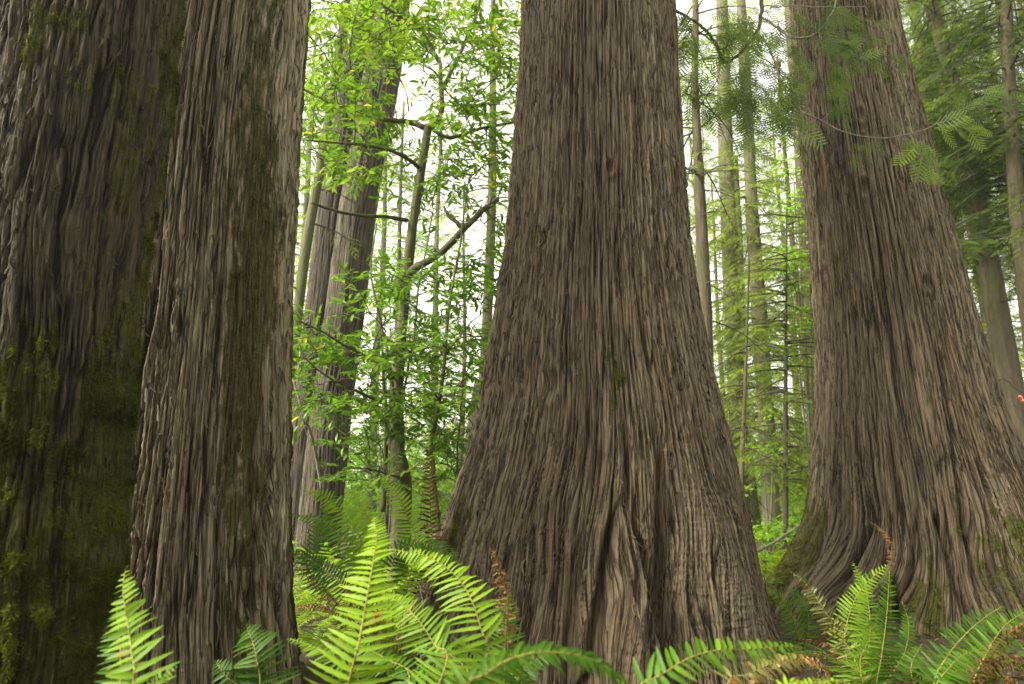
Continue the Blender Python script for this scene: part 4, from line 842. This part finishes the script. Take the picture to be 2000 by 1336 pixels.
# ------------------------------------------------------------------ vine maples (bright leaves)
def maple(label, base, Y, clumps, v, leaf=.10):
    b0 = at(base[0], base[1], Y); r_ = thing('vine_maple', label, 'tree', (b0[0], Y, float(gz(b0[0], Y))))
    G1, G2 = Geo(), Geo(); g0 = np.array([b0[0], Y, float(gz(b0[0], Y))])
    for (x, y, sx, sy, n) in clumps:
        c_ = at(x, y, Y + rng.uniform(-.5, .5)); mid = (g0 + c_) / 2 + np.array([0, 0, .25 * np.linalg.norm(c_ - g0)]) * .6
        W_ = spline([g0, mid, c_], 14); G1.segs(W_[:-1], W_[1:], np.linspace(.022, .008, 13), np.linspace(.020, .006, 13), 6)
        for i in range(n // 9):
            q = at(x + rng.normal(0, sx * .55), y + rng.normal(0, sy * .55), Y + rng.normal(0, .7)); G1.segs([W_[rng.integers(6, 14)]], [q], .004, .002, 3)
            m_ = 11; ang = rng.uniform(0, 2 * math.pi, m_); P = q + np.stack([np.cos(ang), np.sin(ang), np.zeros(m_)], 1) * rng.uniform(.02, .30, (m_, 1)) + rng.normal(0, .05, (m_, 3))
            a_ = norm(np.stack([np.cos(ang), np.sin(ang), rng.uniform(-.9, .1, m_)], 1)); G2.inst(MAPLE[0], MAPLE[1], P, a_, np.cross([0, 0, 1.], a_) + rng.normal(0, .3, (m_, 3)), leaf * rng.uniform(.7, 1.3, m_), np.clip(v + rng.normal(0, .18) + rng.normal(0, .1, m_), 0, 1))
    G2.absorb(G1, 1).build('crown', [M['maple'], M['mossy_bark']], r_)
maple('vine maple with bright lime leaves beside the left edge of the right trunk', (1590, 1010), 13, [(1560, 400, 50, 45, 160), (1540, 510, 40, 50, 170), (1575, 610, 30, 60, 150), (1550, 330, 40, 30, 80), (1590, 250, 30, 40, 70), (1560, 700, 30, 20, 40), (1590, 470, 20, 40, 60)], .75)
maple('lime leaved maple low behind the crooked mossy trunk', (760, 1000), 14, [(760, 500, 45, 50, 120), (740, 440, 30, 30, 60), (700, 590, 25, 30, 50), (800, 560, 60, 40, 60), (730, 870, 60, 60, 120), (820, 900, 60, 50, 120), (760, 770, 50, 60, 80)], .7)
maple('lime leaved maple showing above the right trunk shoulder', (1830, 900), 16, [(1800, 90, 40, 40, 130), (1790, 160, 20, 30, 50), (1840, 40, 40, 30, 60)], .8)
maple('lime leaved maple near the top between the central and right trunks', (1400, 1000), 18, [(1340, 170, 30, 50, 110), (1370, 90, 40, 40, 90), (1440, 300, 30, 40, 60), (1330, 60, 20, 30, 50), (1500, 280, 40, 40, 80)], .65)
maple('low spreading maple shrub by the ground in the right gap', (1500, 1030), 12.5, [(1500, 1030, 50, 22, 220), (1545, 1040, 35, 25, 160), (1520, 1075, 35, 18, 120), (1470, 1035, 20, 12, 50), (1490, 900, 30, 40, 60), (1520, 830, 30, 40, 50)], .75)

# ------------------------------------------------------------------ far conifers: three kinds built once, then copied
def far_proto(nb, zs, L, lm, bm, r0=.22, H=22):
    r_ = thing('conifer', 'x', 'tree', (0, 0, 0)); G_ = Geo(); z = np.linspace(-.3, H, 24); S = np.stack([.05 * np.sin(z * .4), .05 * np.cos(z * .5), z], 1)
    G_.tube(S, r0 * (1 - .75 * z / H), 10, 0, .08, 3); G_.build('trunk', bm, r_, True); Gt, Gl = Geo(), Geo()
    for i in range(nb):
        zz = zs[0] + (zs[1] - zs[0]) * (i + rng.random()) / nb
        twig_sprigs(None, Gt, Gl, np.array([0, 0, zz]), rng.uniform(0, 2 * math.pi), L * rng.uniform(.6, 1.1) * (1 - .6 * zz / H), rng.normal(0, .12), 1, .9, .4 * rng.uniform(.6, 1.3), vb=np.clip(.6 + rng.normal(0, .15), 0, 1), sprig=.15)
    Gl.absorb(Gt, 1).build('crown', [lm, M['twig']], r_); return r_
PR = [far_proto(80, (2.5, 20), 3.6, M['hemlock'], M['far_bark']), far_proto(64, (5, 21), 3.6, M['hem_dark'], M['fir_bark'], .26), far_proto(70, (1.0, 12), 2.8, M['hemlock'], M['fir_bark'], .12, 13)]
FT = [(23, 640, 0), (27, 740, 0), (19, 775, 2), (24, 905, 2), (34, 850, 0), (26, 580, 0), (22, 1405, 2), (27, 1490, 0), (20, 1565, 2), (33, 1545, 0),
      (15, 1870, 0), (18, 1930, 1), (24, 1960, 0), (28, 1850, 1), (22, 2020, 1), (17, 2060, 0), (20, 2110, 0), (18, 520, 2), (25, 1350, 1)]
usedp = [False] * 3
for i, (Yp, px, k) in enumerate(FT):
    x = (px - 1000) / F * Yp * 1.03; loc = (x, Yp, float(gz(x, Yp)) - .1)
    where = 'left gap' if px < 1000 else ('right gap' if px < 1620 else 'strip at the right edge')
    lab = ['tall pale-barked conifer with light drooping boughs far back in the %s', 'tall conifer with darker high boughs far back in the %s', 'small far conifer green to the ground in the %s'][k] % where
    if not usedp[k]: c_ = PR[k]; c_.location = loc; c_['label'] = lab; c_['group'] = lab; usedp[k] = True
    else: copy_tree(PR[k], loc, rng.uniform(0, 6), rng.uniform(.85, 1.2), lab, lab)

# ------------------------------------------------------------------ far understory mass and ground cover
def cover(name, n, y0, y1, h, size, lm, tmpl, v, seed, dens=None, wedge=True):
    y = y0 + (y1 - y0) * rng.random(n) ** 1.2; x = (rng.random(n) * 2 - 1) * y * .85
    cl = fbm(x * .5, y * .35, seed, 4) * .5 + .5; z = gz(x, y) + h * rng.random(n) ** 1.3 * (cl * 1.6)
    a_ = norm(np.stack([rng.normal(size=n), rng.normal(size=n), rng.uniform(-.5, .5, n)], 1)); G_ = Geo()
    keep = rng.random(n) < np.clip(cl * 1.6 - .1, .1, 1)
    x, y, z, a_, cl = x[keep], y[keep], z[keep], a_[keep], cl[keep]; m_ = len(x)
    G_.inst(tmpl[0], tmpl[1], np.stack([x, y, z], 1), a_, np.cross([0, 0, 1.], a_) + rng.normal(0, .35, (m_, 3)), size * rng.uniform(.6, 1.4, m_) * (.5 + y / 30), np.clip(v + rng.normal(0, .15, m_) + (fbm(x * .8, y * .8, seed + 3, 2)) * .25, 0, 1))
    o = G_.build(name, lm); o['kind'] = 'stuff'; return o
c_ = cover('ground_cover', 30000, 6.5, 40, .35, .10, M['maple'], MAPLE, .45, 3); c_['label'] = 'low leafy ground cover over the far forest floor'
def far_mass(name, n, y0, y1, z0, z1, size, lm, v, seed, thr, fr=.28):
    y = rng.uniform(y0, y1, n); x = (rng.random(n) * 2 - 1) * y * .9; z = z0 + (z1 - z0) * rng.random(n)
    dn = fbm(x * fr + y * .11, z * fr * 1.3 + y * .07, seed, 4) + .25 * fbm(x * 2.1, z * 2.6, seed + 5, 3)
    k = dn > thr + .42 * z / z1 + rng.normal(0, .06, n); x, y, z, dn = x[k], y[k], z[k], dn[k]; m_ = len(x); a_ = norm(np.stack([rng.normal(size=m_), rng.normal(size=m_), rng.uniform(-.7, .1, m_)], 1)); G_ = Geo()
    G_.inst(SPRIG[0], SPRIG[1], np.stack([x, y, z + gz(x, y)], 1), a_, rdirs(m_), size * rng.uniform(.6, 1.5, m_), np.clip(v + .5 * dn + rng.normal(0, .14, m_), 0, 1)); o = G_.build(name, lm); o['kind'] = 'stuff'; return o
c_ = far_mass('far_forest', 190000, 30, 62, 0, 34, .62, M['hemlock'], .9, 61, .10); c_['label'] = 'pale green foliage of the far forest'
c_ = cover('far_thicket', 60000, 20, 55, 3.6, .20, M['maple'], MAPLE, .5, 8); c_['label'] = 'bright leafy thicket at the back of the forest'
# forest litter near: dead leaves and twigs
n = 9000; y = rng.uniform(1, 7, n); x = rng.uniform(-4.5, 4.5, n); G_ = Geo(); a_ = norm(np.stack([rng.normal(size=n), rng.normal(size=n), rng.uniform(-.3, .3, n)], 1))
G_.inst(BAY[0], BAY[1], np.stack([x, y, gz(x, y) + .02 + .03 * rng.random(n)], 1), a_, np.cross([0, 0, 1.], a_) + rng.normal(0, .4, (n, 3)), rng.uniform(.03, .09, n), rng.uniform(0, .8, n))
n = 700; yy = rng.uniform(1.2, 9, n); xx = rng.uniform(-5, 5, n); an = rng.uniform(0, 6.28, n); ll = rng.uniform(.05, .3, n); A_ = np.stack([xx, yy, gz(xx, yy) + .04], 1); G_.m = 1; G_.segs(A_, A_ + np.stack([np.cos(an) * ll, np.sin(an) * ll, rng.uniform(-.02, .05, n)], 1), .004, .002, 4); G_.m = 0
o = G_.build('leaf_litter', [M['dead'], M['twig']]); o['kind'] = 'stuff'; o['label'] = 'brown dead leaves littering the ground'
# ------------------------------------------------------------------ small things
def stick(label, pts, r0, r1, mat, forks=()):
    P = spline([at(*p) for p in pts], 24); P[1:-1] += rng.normal(0, .004, (22, 3)); G_ = Geo(); G_.tube(P, np.linspace(r0, r1, 24), 7, 0, .15, 4)
    for (i, e, r_) in forks: W_ = spline([P[i], (P[i] + at(*e)) / 2 + rng.normal(0, .02, 3), at(*e)], 8); G_.segs(W_[:-1], W_[1:], r_, r_ * .7, 5)
    o = G_.build('dead_stick', M[mat], None, True); tag(o, label, 'stick'); return o
stick('pale fallen pole slanting over the ground cover in the right gap', [(1466, 1082, 9.), (1510, 1060, 9.4), (1570, 1020, 10)], .022, .014, 'pale_twig')
stick('thin grey dead stick leaning on the left of the trunk pair', [(572, 740, 8.), (590, 800, 8.), (608, 850, 8.2), (620, 900, 8.4), (628, 960, 8.5)], .012, .02, 'pale_twig', [(4, (600, 850, 8.), .004), (9, (580, 860, 8.), .004)])
stick('thin twig standing among the fern stems left of the central trunk', [(822, 1290, 3.4), (824, 1240, 3.4), (826, 1180, 3.4), (812, 1130, 3.4)], .006, .003, 'pale_twig', [(12, (800, 1190, 3.4), .003), (16, (838, 1168, 3.4), .003)])
rb = at(1996, 776, 9.5); tw = stick('dark bent twig carrying the orange ribbon at the right edge', [(1950, 742, 9.5), (1965, 742, 9.5), (1980, 756, 9.5), (1995, 766, 9.5), (2020, 790, 9.5)], .010, .006, 'twig')
G_ = Geo(); t = np.linspace(0, 1, 9)
for k, (dx, dz, ph) in enumerate([(-.03, -.06, 0), (.035, -.035, 1), (.008, -.08, 2), (-.04, .012, 3)]):
    c_ = rb + np.stack([dx * t, .02 * np.sin(t * 5 + ph), dz * t + .015 * np.sin(t * 7 + ph)], 1); wd = np.array([.3, .2, 1.]) * .007; V = np.stack([c_ - wd, c_ + wd], 1).reshape(-1, 3)
    i = np.arange(8) * 2; G_.add(V, [np.stack([i, i + 2, i + 3, i + 1], 1)])
G_.segs([rb + [0, 0, -.012]], [rb + [0, 0, .012]], .010, .010, 8)
o = G_.build('ribbon', M['ribbon']); tag(o, 'small orange flagging ribbon tied to a twig at the right edge', 'ribbon')

# ------------------------------------------------------------------ crowns of the big cedars, above the frame
for (rt, x, Y, z0, z1, nb) in ((ROOT1, -2.2, 3.0, 9.5, 20, 26), (ROOT2, -2.2, 4.05, 10, 22, 26), (ROOT3, .9, 5.25, 10.5, 24, 34), (ROOT4, 4.6, 6.7, 11, 24, 34)):
    Gt, Gl = Geo(), Geo()
    for i in range(nb):
        z = z0 + (z1 - z0) * rng.random(); twig_sprigs(None, Gt, Gl, np.array([x, Y, z]), rng.uniform(0, 6.28), rng.uniform(2.6, 4.6) * (1 - .5 * (z - z0) / (z1 - z0)), .1, 1, .35, .25, vb=.5, sprig=.32, r0=.04, bare=.2)
    Gl.absorb(Gt, 1).build('crown', [M['cedar_leaf'], M['twig']], rt)
# unseen shrubs added behind and beside the viewer to shade the lower trunks
n = 52000; a0 = rng.uniform(R(150), R(390), n); d0 = rng.uniform(3.2, 11, n) ; x = d0 * np.cos(a0); y = d0 * np.sin(a0); z = gz(x, y) + 5.0 * rng.random(n) ** 1.1 * (.5 + .5 * fbm(x * .6, y * .6, 5, 3)) * np.clip((d0 - 2) / 4, .3, 1.4)
ok_ = (y < 1.0) | (np.abs(x) > 1.05 * y + 2.5); x, y, z = x[ok_], y[ok_], z[ok_]; n = len(x)
G_ = Geo(); a_ = rdirs(n); G_.inst(MAPLE[0], MAPLE[1], np.stack([x, y, z], 1), a_, rdirs(n), rng.uniform(.16, .34, n), rng.uniform(0, .8, n))
o = G_.build('shade_shrubs', M['hemlock']); o['kind'] = 'stuff'; o['label'] = 'leafy shrubs round the clearing behind the viewer'

# ------------------------------------------------------------------ humid forest air
hm = bpy.data.materials.new('haze'); hm.use_nodes = True; t = hm.node_tree; t.nodes.clear(); out = t.nodes.new('ShaderNodeOutputMaterial')
pv = t.nodes.new('ShaderNodeVolumePrincipled'); pv.inputs['Color'].default_value = (.9, .95, .88, 1); pv.inputs['Density'].default_value = HAZE; pv.inputs['Anisotropy'].default_value = .3
t.links.new(pv.outputs[0], out.inputs['Volume'])
x0, x1, y0, y1, z0, z1 = -310, 310, -70, 510, -2.5, 45
V = [(x, y, z) for x in (x0, x1) for y in (y0, y1) for z in (z0, z1)]
o = mesh('haze', V, [[[0, 1, 3, 2], [4, 6, 7, 5], [0, 4, 5, 1], [2, 3, 7, 6], [0, 2, 6, 4], [1, 5, 7, 3]]], hm); o['kind'] = 'stuff'; o['label'] = 'thin humid air paling the far trees'
